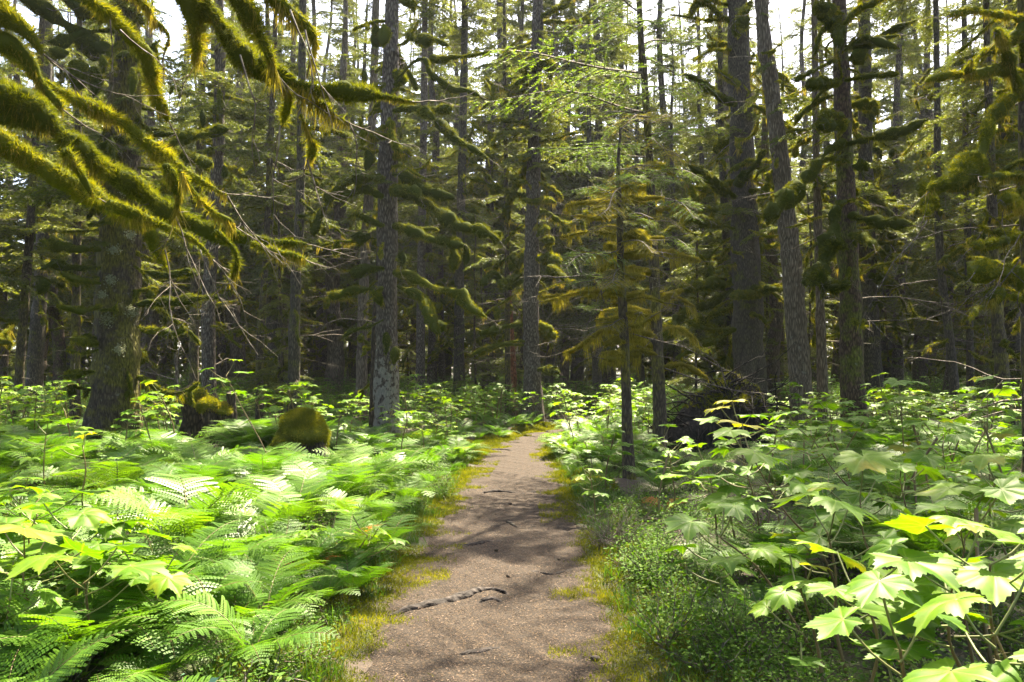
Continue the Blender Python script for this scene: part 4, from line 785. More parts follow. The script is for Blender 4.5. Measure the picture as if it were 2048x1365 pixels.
# ------------------------------------------------------------------ ferns
def frond_mb(mb, rng, L, el0, curl, az=0, lod=0, mat=0, tb=0.0, bend=0.0, wid=1.0):
    n = 26; s = np.linspace(0, 1, n); el = el0 - curl * s ** 1.2; dx = np.cos(el); dz = np.sin(el)
    X = np.concatenate([[0], np.cumsum((dx[:-1] + dx[1:]) / 2)]) / (n - 1) * L; Z = np.concatenate([[0], np.cumsum((dz[:-1] + dz[1:]) / 2)]) / (n - 1) * L
    Yb = bend * X ** 2; C = np.stack([X, Yb, Z], -1); tube(mb, C, np.linspace(.0035, .0008, n) * (1 if lod == 0 else 1.8), 4 if lod == 0 else 3, mat + 1, cap=False, tone=.7)
    npn = 17 if lod == 0 else 14; sp = np.linspace(.2, .985, npn); prof = np.interp(sp, [.2, .35, .5, .7, .9, 1], [.55, .95, 1, .78, .34, .06]) * .27 * L * wid
    T = nrm(np.gradient(C, axis=0)); Ps, Ds, Nn, Ls, Ws, Ts = [], [], [], [], [], []
    for sg in (-1, 1):
        for q in range(npn):
            P0 = np.array([np.interp(sp[q], s, C[:, k]) for k in range(3)]); t = nrm(np.array([np.interp(sp[q], s, T[:, k]) for k in range(3)]))
            sd = nrm(np.cross([0, 0, 1.], t)) * sg; up = nrm(np.cross(t, sd) * sg); Lp = prof[q] * rng.uniform(.88, 1.08)
            d = nrm(sd + t * .42 + up * rng.uniform(-.05, .22)); tn = .45 + tb + rng.normal() * .08
            if lod == 0:
                m = max(4, int(Lp / .0165)); v = (np.arange(m) + .5) / m
                base = P0 + d[None] * (v * Lp)[:, None] - up[None] * (.14 * Lp * v ** 2)[:, None]
                pr = np.cross(up, d)
                for s2 in (-1, 1):
                    Ps.append(base); Ds.append(np.repeat(nrm(pr[None] * s2 + d[None] * .55 - up * rng.uniform(0, .25)), m, 0)); Nn.append(np.repeat(up[None], m, 0)); l = Lp * .10 * (1 - v) ** .55 + .006; Ls.append(l); Ws.append(np.full(m, Lp / m * 1.12)); Ts.append(np.full(m, tn))
            else:
                Ps.append(P0[None]); Ds.append(d[None] - up * .12); Nn.append(up[None]); Ls.append([Lp]); Ws.append([Lp * .24]); Ts.append([tn])
    diamonds(mb, np.vstack(Ps), np.vstack(Ds), np.vstack(Nn), np.concatenate(Ls), np.concatenate(Ws), mat, np.clip(np.concatenate(Ts), 0, 1), .5 if lod == 0 else .3)
    return C
def pk_frond(seed, lod, **k):
    rng = np.random.default_rng(seed); mb = MB(); frond_mb(mb, rng, 1.0, R(rng.uniform(48, 68)), R(rng.uniform(60, 100)), lod=lod, bend=rng.uniform(-.18, .18), wid=rng.uniform(.85, 1.15), **k) if lod else frond_mb(mb, rng, .75, R(rng.uniform(56, 76)), R(rng.uniform(65, 105)), lod=0, bend=rng.uniform(-.18, .18), wid=rng.uniform(.85, 1.15), **k); return mb
FR0 = [pk_frond(700 + i, 0) for i in range(6)]; FR0P = [packmb(b) for b in FR0]
FR1 = [packmb(pk_frond(720 + i, 1)) for i in range(5)]
FM = [M['fern'], M['stem']]
FROND = [b.mesh('frond', FM) for b in FR0]; FRONDR = [b.mesh('frond', [M['rust'], M['stem']]) for b in FR0[:2]]
def fern_mb(seed, tpls, nf, sc):
    rng = np.random.default_rng(seed); mb = MB(); a0 = rng.uniform(0, 6)
    for i in range(nf): place(mb, tpls[rng.integers(len(tpls))], (0, 0, 0), a0 + i * 6.283 / nf + rng.normal() * .25, R(rng.uniform(-14, 16)), sc * rng.uniform(.7, 1.15), rng.normal() * .15, tb=rng.normal() * .1)
    return mb
FERN0 = [fern_mb(740 + i, FR0P, 7 + i % 3, 1.0).mesh('fern', FM) for i in range(5)]
FERN1 = [fern_mb(750 + i, FR1, 8, .75).mesh('fern', FM) for i in range(4)]
def fern_parts(x, y, rng, label, group, sc=1.0, rust=False, nf=8):
    o = empty('lady_fern', label, 'fern', x, y, group); a0 = rng.uniform(0, 6)
    for i in range(nf):
        f = link('frond', (FRONDR if rust else FROND)[rng.integers(2 if rust else 6)], o); s = sc * rng.uniform(.7, 1.15); f.scale = (s, s, s)
        f.rotation_euler = (Matrix.Rotation(a0 + i * 6.283 / nf + rng.normal() * .25, 3, 'Z') @ Matrix.Rotation(-R(rng.uniform(-14, 16)), 3, 'Y') @ Matrix.Rotation(rng.normal() * .15, 3, 'X')).to_euler()
    return o

# ------------------------------------------------------------------ devil's club
def club_leaf(rng, hs, rings, tb=0.0, droop=.14):
    mb = MB(); cs = np.array([-135, -90, -45, 0, 45, 90, 135]); tips = np.array([.66, .90, 1.0, 1.06, 1.0, .90, .66]) * rng.uniform(.92, 1.08, 7); sin_ = np.array([.40, .60, .70, .74, .74, .70, .60, .40]) * rng.uniform(.92, 1.05, 8)
    A, Rr, Vn, Cr = [], [], [], []
    for i, c in enumerate(cs):
        for q in range(-hs, hs + 1):
            if q == hs and i < 6: continue
            uu = abs(q) / hs; s_ = sin_[i] if q < 0 else sin_[i + 1]
            r = s_ + (tips[i] - s_) * (1 - uu) ** 1.15; r *= 1 - (.085 if q % 2 else 0) * (uu < 1)
            A.append(R(c + 22.5 * q / hs * (1 if uu < 1 else 1))); Rr.append(r); Vn.append(1.0 if q == 0 else 0.0); Cr.append(uu)
    A = np.array(A); Rr = np.array(Rr); Vn = np.array(Vn); Cr = np.array(Cr); f = np.linspace(0, 1, rings + 1)[1:]
    rho = Rr[None] * f[:, None]; x = rho * np.cos(A); y = rho * np.sin(A)
    z = -droop * rho ** 2 + .07 * rho * np.sin(Cr * math.pi / 2)[None] + .055 * np.sin(5 * x + rng.uniform(0, 6)) * rho + .055 * np.cos(6 * y + rng.uniform(0, 6)) * rho
    V = np.stack([x, y, z], -1).reshape(-1, 3); n = len(A); V = np.vstack([V, [[0, 0, 0]]]); vn = np.concatenate([np.repeat(Vn[None], rings, 0).ravel() * .8, [.8]])
    tn = np.clip(.42 + tb + np.concatenate([np.repeat(f, n) * .12, [0]]) + .1 * lump(V, rng, 4), 0, 1)
    j = np.arange(n - 1); mb.add(V, np.stack([np.full(n - 1, rings * n), j, j + 1], -1), 0, tn, vn)
    if rings > 1:
        i = np.arange(rings - 1)[:, None] * n; j = np.arange(n - 1)[None]; n0 = mb.n - len(V); mb.f.append((np.stack([i + j, i + n + j, i + n + j + 1, i + j + 1], -1).reshape(-1, 4).astype(np.int32) + n0, 0))
    return mb
CL0 = [club_leaf(np.random.default_rng(800 + i), 6, 5, .07 * (i % 4) - .08, [.12, .2, .06, .26, .16, .0, .32, .1, -.08, .2][i]) for i in range(10)]
CLY = [club_leaf(np.random.default_rng(810 + i), 6, 5, .5) for i in range(2)]
CLEAF = [b.mesh('leaf', [M['club']]) for b in CL0]; CLEAFY = [b.mesh('leaf', [M['club']]) for b in CLY]
CL0P = [packmb(b) for b in CL0]; CL1P = [packmb(club_leaf(np.random.default_rng(820 + i), 2, 2, rng.normal() * .1)) for i in range(5)]
def club_layout(rng, top, nl, lr):
    """leaf seats: (joint on stem, petiole tip, azimuth, tilt, radius)"""
    out = []; a0 = rng.uniform(0, 6)
    for i in range(nl):
        az = a0 + i * 2.4 + rng.normal() * .2; f = i / nl; L = lr * rng.uniform(.9, 1.7); el = R(rng.uniform(35, 62) - 50 * f)
        d = np.array([math.cos(az) * math.cos(el), math.sin(az) * math.cos(el), math.sin(el)]); j = np.array(top) - np.array([0, 0, .28 * f])
        out.append((j, j + d * L, az, R(rng.uniform(-20, 6)), lr * rng.uniform(.6, 1.0)))
    return out
def club_parts(name, label, group, bx, by, tp, nl, lr, seed, yellow=0):
    rng = np.random.default_rng(seed); o = empty(name, label, "devil's club", bx, by, group); top = np.array(tp) - np.array(o.location)
    mb = MB(); C = crom([(0, 0, -.05), top * [.25, .25, .35] + rng.normal(size=3) * .03, top * [.7, .7, .7] + rng.normal(size=3) * .03, top], .05); tube(mb, C, np.linspace(.0105, .004, len(C)), 7, 0, .15, 30, rng, tone=.35)
    i = rng.integers(0, len(C), 260); blades(mb, C[i], rng.normal(size=(260, 3)), .022, .002, rng, 0, .6)
    seats = club_layout(rng, top, nl + 2, lr * 1.15)
    for j, e, az, ti, s in seats: tube(mb, crom([j, (j + e) / 2 + [0, 0, -.02], e], .04), .0042, 5, 0, tone=.9)
    link('stem', mb.mesh('stem', [M['stem']]), o)
    for q, (j, e, az, ti, s) in enumerate(seats):
        f = link('leaf', CLEAFY[q % 2] if q < yellow else CLEAF[rng.integers(10)], o); f.location = e; f.scale = (s * rng.uniform(.88, 1.15), s * rng.uniform(.85, 1.12), s)
        f.rotation_euler = (Matrix.Rotation(az + rng.normal() * .2, 3, 'Z') @ Matrix.Rotation(-ti, 3, 'Y') @ Matrix.Rotation(rng.normal() * .18, 3, 'X')).to_euler()
    return o
def club_mb(seed, tpls, H, nl, lr):
    rng = np.random.default_rng(seed); mb = MB(); top = np.array([rng.normal() * .15, rng.normal() * .15, H]); C = crom([(0, 0, -.05), top * [.5, .2, .5], top], .15); tube(mb, C, .011, 5, 1, tone=.3)
    for j, e, az, ti, s in club_layout(rng, top, nl, lr): tube(mb, [j, e], .004, 3, 1, cap=False, tone=.8); place(mb, tpls[rng.integers(len(tpls))], e, az, ti, s, rng.normal() * .15, tb=rng.normal() * .08)
    return mb
CM = [M['club'], M['stem']]
CLUB0 = [club_mb(830 + i, CL0P, .75 + .1 * (i % 3), 7 + i % 3, .17).mesh('club', CM) for i in range(5)]
CLUB1 = [club_mb(840 + i, CL1P, .8 + .12 * (i % 3), 9, .17).mesh('club', CM) for i in range(5)]
DC = "devils_club"
hand = [  # top px, top py, Y, base px, leaves, leaf radius, label, yellow leaves
    (1500, 905, 5.0, 1690, 8, .17, 'tall leafy plant on a long thorny stem that leans left over the right bed', 1),
    (1440, 1075, 4.25, 1640, 6, .15, 'leafy plant on a low bowed stem nearest the right verge of the path', 0),
    (1622, 872, 7.0, 1745, 8, .17, 'leafy plant with two pale lit leaves below the leaning furrowed tree', 0),
    (1415, 930, 6.6, 1440, 6, .15, 'leafy plant in front of the root plate, its stem upright', 0),
    (1720, 1175, 3.1, 1760, 5, .17, 'leafy plant with the largest dark green leaf in the lower right', 0),
    (1655, 1065, 3.9, 1700, 5, .17, 'broad leaved plant in the middle of the right bed, above the largest leaf', 0),
    (1905, 1165, 3.0, 1930, 5, .18, 'broad leaved plant lit pale, near the lower right edge', 0),
    (1800, 1300, 2.6, 1830, 5, .15, 'low leafy plant at the very bottom right of the bed', 0),
    (1990, 1270, 2.5, 2040, 5, .16, 'leafy plant cut by the bottom right corner', 0),
    (1930, 1075, 3.7, 1960, 6, .17, 'broad pale leaved plant at the right edge at knee height', 0),
    (1475, 838, 6.4, 1520, 5, .14, 'leafy plant with a yellowing orange top leaf in front of the root plate', 2),
    (1660, 822, 8.2, 1700, 6, .15, 'leafy plant with bright white lit leaves at the foot of the reddish spruce', 0),
    (1800, 785, 8.2, 1810, 8, .16, 'tallest leafy plant, standing up just right of the reddish spruce', 0),
    (1550, 960, 6.0, 1600, 7, .16, 'leafy plant crowded behind the long thorny stem', 0),
    (1800, 960, 5.6, 1840, 7, .17, 'leafy plant in the thick of the right bed below the tallest one', 0),
    (1885, 890, 6.6, 1900, 7, .17, 'leafy plant at the right, behind the pale leaved one', 0),
    (1720, 1000, 4.7, 1790, 6, .17, 'leafy plant hanging over the largest leaf at right', 0),
    (1340, 905, 8.8, 1345, 6, .14, 'small leafy plant by the thin lichen hung trunk', 0),
    (1180, 948, 8.6, 1190, 6, .12, 'low leafy plant between the path and the slender young tree', 0),
    (1990, 960, 5.0, 2020, 7, .17, 'leafy plant cut by the right edge at mid height', 0),
    (1975, 800, 9.0, 1985, 7, .16, 'bright leafy plant at the foot of the moss clad trunk', 0),
    (1600, 1180, 3.6, 1650, 4, .12, 'small leafy plant in shade under the right bed', 1),
    (1980, 1130, 2.9, 2030, 4, .16, 'leafy plant just above the bottom right corner', 0),
    (75, 1030, 5.3, 90, 7, .18, 'leafy plant at the left edge with dark leaves behind the white lit ones', 0),
    (140, 1062, 4.8, 150, 7, .20, 'leafy plant with blazing white leaves at lower left', 0),
    (50, 1115, 4.35, 80, 7, .20, 'leafy plant with white lit leaves cut by the left edge', 0),
    (245, 1105, 4.7, 240, 7, .18, 'leafy plant lit white beside the ferns at lower left', 0),
    (310, 1165, 4.4, 305, 5, .15, 'small leafy plant with one yellow green leaf at lower left', 1),
    (735, 1072, 6.0, 690, 5, .15, 'leafy plant reaching out to the left verge of the path', 0),
    (660, 1075, 6.3, 640, 4, .15, 'leafy plant behind the one at the left verge', 0),
    (452, 752, 10.8, 558, 4, .17, 'tall single leafy stem leaning left above the broken stump', 1),
    (92, 868, 8.8, 95, 5, .16, 'leafy plant with sunlit top at the left, above the ferns', 1),
    (165, 892, 8.0, 170, 3, .14, 'leafy plant with a yellow leaf in front of the broad dark old spruce', 2),
    (170, 1165, 4.15, 175, 6, .18, 'broad leaved plant low at left, in front of the blazing white one', 0),
    (20, 1200, 3.9, 25, 5, .16, 'lowest broad leaved plant cut by the left edge', 0),
    (240, 1000, 6.6, 260, 6, .15, 'dark leaved plant among the ferns at left', 0),
    (40, 1000, 6.4, 45, 6, .15, 'dull leaved plant at the left edge above the white lit one', 0)]
for k, (px, py, Y, bpx, nl, lr, lab, yl) in enumerate(hand):
    t = at(px, py, Y); bx = (bpx - 1024) / FPX * Y; club_parts(DC, lab, "broad leaved plants in the foreground", bx, Y + .05, (t[0], Y, t[2]), nl, lr, 900 + k, yl)
blk = [(o.location.x, o.location.y, .5) for o in (st, st2, rp)] + [(-.9 + 0, 0, 0)]
blk[0] = (st.location.x, st.location.y, .62); blk[2] = (rp.location.x, rp.location.y, 1.3)
def free(x, y, r=.3): return all((x - a) ** 2 + (y - b) ** 2 > (c + r) ** 2 for a, b, c in blk + [(a, b, .35) for a, b, _ in occupied])
def zone(x, y):
    sd = 'left' if x < pcx(y) else 'right'; b = 'near foreground' if y < 6 else 'foreground' if y < 10 else 'middle ground' if y < 17 else 'back'
    nm_, d = nearest(x, y); return sd, b, nm_
def sight(x, y):   # keep tall plants from standing in front of the stump and the root plate
    px = 1024 + x / y * FPX
    return (525 < px < 690 and 6.5 < y < 12.4) or (1335 < px < 1560 and 9 < y < 18.6) or (360 < px < 475 and 10 < y < 16.2) or (1225 < px < 1300 and 7 < y < 11.6)
rng = np.random.default_rng(61); cnt = 0; pts_c = []
while cnt < 170:
    y = rng.uniform(4, 24) if rng.random() < .75 else rng.uniform(9, 24); x = rng.uniform(-.70, .72) * y; d = pdist(x, y)
    if d < .45 or not free(x, y): continue
    if x < 0 and y < 12: continue
    if x < 0 and rng.random() < .45: continue
    if sight(x, y): continue
    if y < 8 and (x < 1.6 or rng.random() < .4): continue
    if any((x - a) ** 2 + (y - b) ** 2 < .5 for a, b in pts_c): continue
    pts_c.append((x, y)); cnt += 1; sd, b, nm_ = zone(x, y)
    o = link(DC, (CLUB0 if y < 13 else CLUB1)[rng.integers(5)]); o.location = (x, y, hz(x, y)); s = rng.uniform(.75, 1.15) * (.8 if d < 1.2 else 1); o.scale = (s, s, s); o.rotation_euler = (0, 0, rng.uniform(0, 6.28))
    lab = f'broad leaved plant {sd} of the path, {b}, below {nm_}'; tag(o, lab, "devil's club", lab + ', patch')
rng = np.random.default_rng(62); cnt = 0; pts_f = []
while cnt < 250:
    y = 2.6 + 14 * rng.random() ** .8; x = rng.uniform(-.72, .70) * y - .2; d = pdist(x, y)
    if sight(x, y) and (y > 10.5 or x > 0): continue
    if 3.4 < y < 5.6 and -3.9 < x < -2.5 and rng.random() < .6: continue
    if d < (.22 if y > 5.5 and x < 0 else .42) or not free(x, y, .2): continue
    if x > 0 and rng.random() < (.72 if y < 9 else .5): continue
    if any((x - a) ** 2 + (y - b) ** 2 < .13 for a, b in pts_f): continue
    pts_f.append((x, y)); cnt += 1; sd, b, nm_ = zone(x, y); lab = f'lady fern {sd} of the path, {b}, below {nm_}'; sc = rng.uniform(.8, 1.4) * (.62 if d < .9 else 1); sc = min(sc, 1.0) if y < 5 else sc
    if y < 5.6: fern_parts(x, y, rng, lab, lab + ', clump', sc, nf=7)
    else:
        o = link('lady_fern', FERN0[rng.integers(5)]); o.location = (x, y, hz(x, y)); o.scale = (sc, sc, sc); o.rotation_euler = (0, 0, rng.uniform(0, 6.28)); tag(o, lab, 'fern', lab + ', clump')
for k, (px, py, sc, lab) in enumerate([(430, 1215, .95, 'lacy fern arching between the blazing white leaves and the left verge'), (530, 1275, .8, 'bright fern beside the left verge near the longest root'), (380, 1310, .9, 'large lacy fern near the bottom edge, left of the path'), (500, 1380, .8, 'pale fern cut by the bottom edge, left of the path'), (230, 1350, .85, 'fern behind the bluish sprigs at the bottom left'), (650, 1225, .55, 'small green fern reaching over the left verge above the longest root'), (560, 1160, .8, 'fern in the shade behind the withered orange fronds'), (120, 1370, .8, 'fern in the bottom left corner'), (300, 1240, .8, 'fern under the white lit leaves at lower left')]):
    x, y = gp(px, py); fern_parts(x, y, rng, lab, None, sc, nf=8)
for px, py, lab, nf in [(615, 1175, 'withered orange fern fronds at the left verge of the path', 5), (700, 1120, 'rust brown fern tips behind the withered orange ones', 3), (1330, 1035, 'browned fern by the right verge above the dry twiggy bush', 4)]:
    x, y = gp(px, py); fern_parts(x, y, rng, lab, None, .5, True, nf)

# ------------------------------------------------------------------ herbs, shrubs, grass, moss at the verge
def oval_cluster(rng, n, R0, H, ls, stems=8, flat=.7):
    mb = MB()
    for i in range(stems):
        a = rng.uniform(0, 6.28); d = nrm(np.array([math.cos(a) * R0, math.sin(a) * R0, H * rng.uniform(.7, 1.1)])); L = math.hypot(R0, H) * rng.uniform(.6, 1)
        P = [np.zeros(3)]; dd = d.copy()
        for k in range(5): dd = nrm(dd + rng.normal(size=3) * .22); P.append(P[-1] + dd * L / 5)
        P = np.array(P); tube(mb, P, np.linspace(.004, .0015, 6) * max(1, ls / .035), 3, 1, cap=False, tone=.2)
        m = n // stems; f = rng.uniform(.25, 1, m) * 5; k = np.minimum(f.astype(int), 4); Q = P[k] + (P[k + 1] - P[k]) * (f - k)[:, None] + rng.normal(size=(m, 3)) * ls * 1.3
        D = nrm(rng.normal(size=(m, 3)) * [1, 1, .3]); Nn = nrm(rng.normal(size=(m, 3)) * (1 - flat) + [0, 0, 1.])
        diamonds(mb, Q, D, Nn, ls * rng.uniform(.6, 1.3, m), ls * .62 * rng.uniform(.7, 1.1, m), 0, np.clip(.45 + rng.normal(size=m) * .2, 0, 1), .45, .12)
    return mb
HERB = [oval_cluster(np.random.default_rng(850 + i), 240, .22, .16, .032, 14) for i in range(3)]
SHRUB = [oval_cluster(np.random.default_rng(860 + i), 700, .45, 1.0 + .3 * i, .055, 22, .5) for i in range(3)]
BUSH = [oval_cluster(np.random.default_rng(865 + i), 520, .28, .36, .030, 20, .6) for i in range(3)]
BUSHM = [b.mesh('blueberry_bush', [M['herb'], M['twig']]) for b in BUSH]; BUSHB = BUSH[0].mesh('blueberry_bush', [M['bluish'], M['twig']])
bushpts = [(1330, 1330, 'dark low bush at the bottom of the right verge'), (1420, 1300, 'dark leafy bush in shade under the right bed'), (1500, 1345, 'low bush cut by the bottom edge right of the path'), (1360, 1240, 'small leafed bush at the right verge'), (1310, 1165, 'small leafed bush beside the grassy right verge'), (1450, 1210, 'small leafed bush under the bowed stem'), (1250, 1090, 'low bush behind the dry twiggy bush'),
    (600, 1080, 'small leafed bush among the ferns at the left verge'), (880, 1000, 'low bush close to the left edge of the path, below the ferns'), (860, 960, 'leafy bush left of the path, next to the small root'), (900, 930, 'leafy bush at the left edge of the far path'), (680, 1010, 'small leafed bush in the left ferns'), (1380, 1080, 'bush under the right bed leaves'), (1600, 1350, 'low bush at the bottom edge, right part'), (1180, 905, 'low bush right of the far path'), (820, 930, 'bush above the left ferns'), (560, 1170, 'shaded bush at lower left by the orange fronds'), (1280, 1000, 'bush behind the right verge grass')]
for k, (px, py, lab) in enumerate(bushpts):
    x, y = gp(px, py); o = link('blueberry_bush', BUSHM[k % 3]); o.location = (x, y, hz(x, y)); s = rng.uniform(.7, 1.2); o.scale = (s, s, s); o.rotation_euler = (0, 0, k); tag(o, lab, 'bush')
for px, Y, lab in [(215, 2.75, 'bluish leaved sprig at the bottom edge, left one of two'), (330, 2.75, 'bluish leaved sprig at the bottom edge, right one of two')]:
    t = at(px, 1340, Y); o = link('blueberry_bush', BUSHB); o.location = (t[0], Y, hz(t[0], Y) + 0); o.scale = (1.1, 1.1, 1.25); tag(o, lab, 'bush')
mb = MB(); x, y = gp(1225, 1105); db = empty('dead_bush', 'dry twiggy grey bush leaning over the right verge of the path', 'bush', x, y)
for k in range(46): a = rng.uniform(0, 6.28); bare_twig(mb, rng, (rng.normal() * .1, rng.normal() * .1, 0), (math.cos(a) * .8, math.sin(a) * .8, rng.uniform(.5, 1.3)), rng.uniform(.3, .6), .0035, 0, 4, 2)
link('twigs', mb.mesh('twigs', [M['twig']]), db)
def edge_pts(rng, n, y0, y1, d0, d1, pw=1.0):
    y = y0 + (y1 - y0) * rng.random(n) ** pw; sg = np.where(rng.random(n) < .5, -1, 1); d = rng.uniform(d0, d1, n); w = np.interp(y, PW[:, 0], PW[:, 1]); return pcx(y) + sg * (w + d), y
rng = np.random.default_rng(63); mb = MB(); n = 400000
x, y = edge_pts(rng, n, 2.2, 25, -.42, .70, 2.1); d = pdist(x, y); q = lump(np.stack([x, y, 0 * x], -1), np.random.default_rng(9), 4.5)
keep = (q * 1.1 + 2.6 * sstep(-.36, .2, d) - 1.0 + rng.normal(size=n) * .3) > 0; x = x[keep]; y = y[keep]; q = q[keep]; m = len(x)
blades(mb, np.stack([x, y, hgt(x, y) + .006 - .03 * (pdist(x, y) < -.1) * 0], -1), np.array([0, 0, 1.]) + rng.normal(size=(m, 3)) * .6, rng.uniform(.008, .028, m) * (1 + y / 12), .003 * (1 + y / 6), rng, 0, np.clip(.42 + .18 * q + rng.normal(size=m) * .15, 0, 1))
tag(link('verge_moss', mb.mesh('verge_moss', [M['moss']])), 'low green and brown moss carpeting both edges of the path', 'moss', kind='stuff')
mb = MB(); tx, ty = edge_pts(rng, 420, 2.5, 17, .08, .75, 1.3); k = 34
x = np.repeat(tx, k) + rng.normal(size=420 * k) * .045; y = np.repeat(ty, k) + rng.normal(size=420 * k) * .045; m = len(x); D = nrm(np.array([0, 0, 1.]) + rng.normal(size=(m, 3)) * [.35, .35, .1]); L = rng.uniform(.06, .20, m)
P = np.stack([x, y, hgt(x, y)], -1); W = .004 + .0004 * y; S = nrm(np.cross(D, rng.normal(size=(m, 3)))) * W[:, None] / 2; out = nrm(D * [1, 1, 0] + 1e-5)
P1 = P + D * (L * .6)[:, None]; P2 = P1 + nrm(D + out * .9 - np.array([0, 0, .25])) * (L * .5)[:, None]
V = np.stack([P - S, P + S, P1 + S * .8, P1 - S * .8, P2], 1).reshape(-1, 3); b = np.arange(m)[:, None] * 5; tn = np.repeat(np.clip(np.repeat(rng.uniform(.1, .7, 420), k) + rng.normal(size=m) * .12, 0, 1), 5)
mb.add(V, b + np.array([[0, 1, 2, 3]]), 0, tn); mb.f.append(((b + np.array([[3, 2, 4]])).astype(np.int32), 0))
tag(link('grass', mb.mesh('grass', [M['grass']])), 'fresh green grass tufts along both verges of the path', 'grass', kind='stuff')
mb = MB(); n = 20000; y = 2.5 + 9 * rng.random(n) ** 1.6; x = pcx(y) + rng.uniform(-.95, .95, n) * np.interp(y, PW[:, 0], PW[:, 1]); a = rng.uniform(0, 6.28, n)
blades(mb, np.stack([x, y, hgt(x, y) + .019], -1), np.stack([np.cos(a), np.sin(a), rng.uniform(0, .25, n)], -1), rng.uniform(.008, .03, n), .0028, rng, 0, None)
tag(link('needle_litter', mb.mesh('needle_litter', [leafmat('litter', [(0, (.05, .03, .02)), (.5, (.17, .10, .06)), (1, (.38, .27, .17))], 0, rough=.8)])), 'fallen needles and bark bits strewn on the path', 'litter', kind='stuff')

# ------------------------------------------------------------------ masses nobody could count, as instances on points
def scatter(name, label, cat, pts, rot, scl, idx, protos):
    src = bpy.data.collections.new(name + '_kinds')
    for k, me in enumerate(protos):
        p = bpy.data.objects.new(f'{name}_{chr(97 + k)}', me); src.objects.link(p)
    me = bpy.data.meshes.new(name); me.vertices.add(len(pts)); me.vertices.foreach_set('co', np.asarray(pts, np.float32).ravel())
    for nm_, ty, arr in (('rotz', 'FLOAT', rot), ('scl', 'FLOAT', scl), ('idx', 'INT', idx)):
        a = me.attributes.new(nm_, ty, 'POINT'); a.data.foreach_set('value', np.asarray(arr, np.float32 if ty == 'FLOAT' else np.int32))
    o = link(name, me); tag(o, label, cat, kind='stuff')
    ng = bpy.data.node_groups.new(name, 'GeometryNodeTree'); ng.interface.new_socket('Geometry', in_out='INPUT', socket_type='NodeSocketGeometry'); ng.interface.new_socket('Geometry', in_out='OUTPUT', socket_type='NodeSocketGeometry')
    nn = ng.nodes; gi = nn.new('NodeGroupInput'); go = nn.new('NodeGroupOutput'); ip = nn.new('GeometryNodeInstanceOnPoints'); ci = nn.new('GeometryNodeCollectionInfo')
    ci.inputs['Collection'].default_value = src; ci.inputs['Separate Children'].default_value = True; ci.inputs['Reset Children'].default_value = True
    def na(nm_, ty): q = nn.new('GeometryNodeInputNamedAttribute'); q.data_type = ty; q.inputs['Name'].default_value = nm_; return q.outputs['Attribute']
    cb = nn.new('ShaderNodeCombineXYZ'); L = ng.links; L.new(na('rotz', 'FLOAT'), cb.inputs[2])
    L.new(gi.outputs[0], ip.inputs['Points']); L.new(ci.outputs[0], ip.inputs['Instance']); ip.inputs['Pick Instance'].default_value = True
    L.new(na('idx', 'INT'), ip.inputs['Instance Index']); L.new(cb.outputs[0], ip.inputs['Rotation']); L.new(na('scl', 'FLOAT'), ip.inputs['Scale']); L.new(ip.outputs[0], go.inputs[0])
    md = o.modifiers.new('scatter', 'NODES'); md.node_group = ng; return o
protos = [b.mesh('herb', [M['herb'], M['twig']]) for b in HERB] + FERN1[:3] + CLUB1[:3] + [b.mesh('shrub', [M['herb'], M['twig']]) for b in SHRUB]
rng = np.random.default_rng(64); P, Rz, S, I = [], [], [], []
def scat(n, y0, y1, dmin, kinds_, s0, s1, pw=1.0, xr=.76):
    y = y0 + (y1 - y0) * rng.random(n) ** pw; x = rng.uniform(-xr, xr, n) * (y + 2)
    d = pdist(x, y); k = d > dmin
    for a, b in zip(x[k], y[k]):
        if not free(a, b, .1): continue
        if kinds_[0] >= 3 and sight(a, b): continue
        P.append((a, b, hz(a, b))); Rz.append(rng.uniform(0, 6.28)); S.append(rng.uniform(s0, s1)); I.append(kinds_[rng.integers(len(kinds_))])
scat(2600, 1.5, 16, .25, [0, 1, 2], .5, 1.2, .8)
scat(600, 13, 24, .25, [3, 4, 5], .7, 1.1)
scat(1000, 15, 34, .3, [3, 4, 5, 6, 7, 8], .7, 1.15, .9)
scat(1500, 24, 60, .2, [3, 6, 7, 8, 9, 10], .8, 1.3, .8)
scat(700, 24, 60, 1.2, [9, 10, 11], .7, 1.25)
scat(700, 55, 90, 1.2, [9, 10, 11], 1.0, 2.0)
scatter('undergrowth', 'unbroken green undergrowth of herbs, ferns and shrubs covering the forest floor', 'undergrowth', P, Rz, S, I, protos)
far = []
for v in FARV[:5]:
    mbj = None
    far.append(v)
src = []
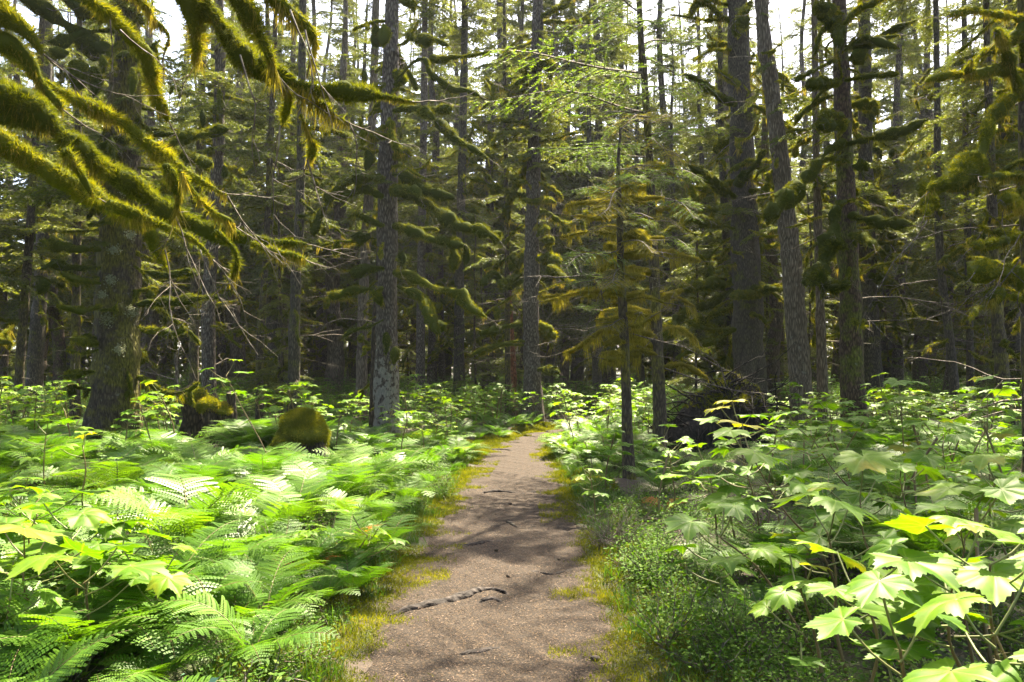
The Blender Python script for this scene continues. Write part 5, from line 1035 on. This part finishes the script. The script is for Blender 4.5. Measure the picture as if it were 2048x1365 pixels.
for q in range(6):   # whole far trees as one mesh each: trunk and crown drawn together
    rng2 = np.random.default_rng(1000 + q); mb = MB(); H = 36 + 3 * (q % 4); n = 8; xx = np.cumsum(rng2.normal(size=n) * .05); tube(mb, np.stack([xx, 0 * xx, np.linspace(-.3, H, n)], -1), np.linspace(.26, .03, n), 8, 2, .08, 3, rng2)
    crown(mb, rng2, 1.5 + q % 3, H, 4.2, 130, SPR_FAR, low=.85); src.append(mb.mesh('far_tree', [M['needle'], M['twig'], M['barkG']]))
P, Rz, S, I = [], [], [], []
for _ in range(140):
    y = rng.uniform(70, 150); x = rng.uniform(-1, 1) * (.72 * y + 10)
    if pdist(x, min(y, 69)) < 1.5: continue
    P.append((x, y, hz(x, y))); Rz.append(rng.uniform(0, 6.28)); S.append(rng.uniform(.75, 1.15)); I.append(rng.integers(6))
for _ in range(260):
    y = rng.uniform(62, 110); x = rng.uniform(-1, 1) * (.72 * y + 8); P.append((x, y, hz(x, y))); Rz.append(rng.uniform(0, 6.28)); S.append(rng.uniform(.16, .34)); I.append(rng.integers(6))
scatter('distant_forest', 'far wall of hazy spruces closing the view behind the nearer trunks', 'forest', P, Rz, S, I, src)

# ------------------------------------------------------------------ the forest air
hm = bpy.data.materials.new('forest_haze'); hm.use_nodes = True; hn = hm.node_tree; hn.nodes.clear()
ho = hn.nodes.new('ShaderNodeOutputMaterial'); hv = hn.nodes.new('ShaderNodeVolumePrincipled'); hv.inputs['Color'].default_value = (.86, .94, 1, 1); hv.inputs['Density'].default_value = .0003; hv.inputs['Anisotropy'].default_value = .6
hn.links.new(hv.outputs[0], ho.inputs['Volume'])
mb = MB(); x0, x1, y0, y1, z0, z1 = -640, 640, -340, 640, -2, 60
mb.add([(x0, y0, z0), (x1, y0, z0), (x1, y1, z0), (x0, y1, z0), (x0, y0, z1), (x1, y0, z1), (x1, y1, z1), (x0, y1, z1)], [(0, 3, 2, 1), (4, 5, 6, 7), (0, 1, 5, 4), (1, 2, 6, 5), (2, 3, 7, 6), (3, 0, 4, 7)])
tag(link('haze', mb.mesh('haze', [hm], False)), 'thin bright haze hanging in the forest air', 'haze', kind='stuff')
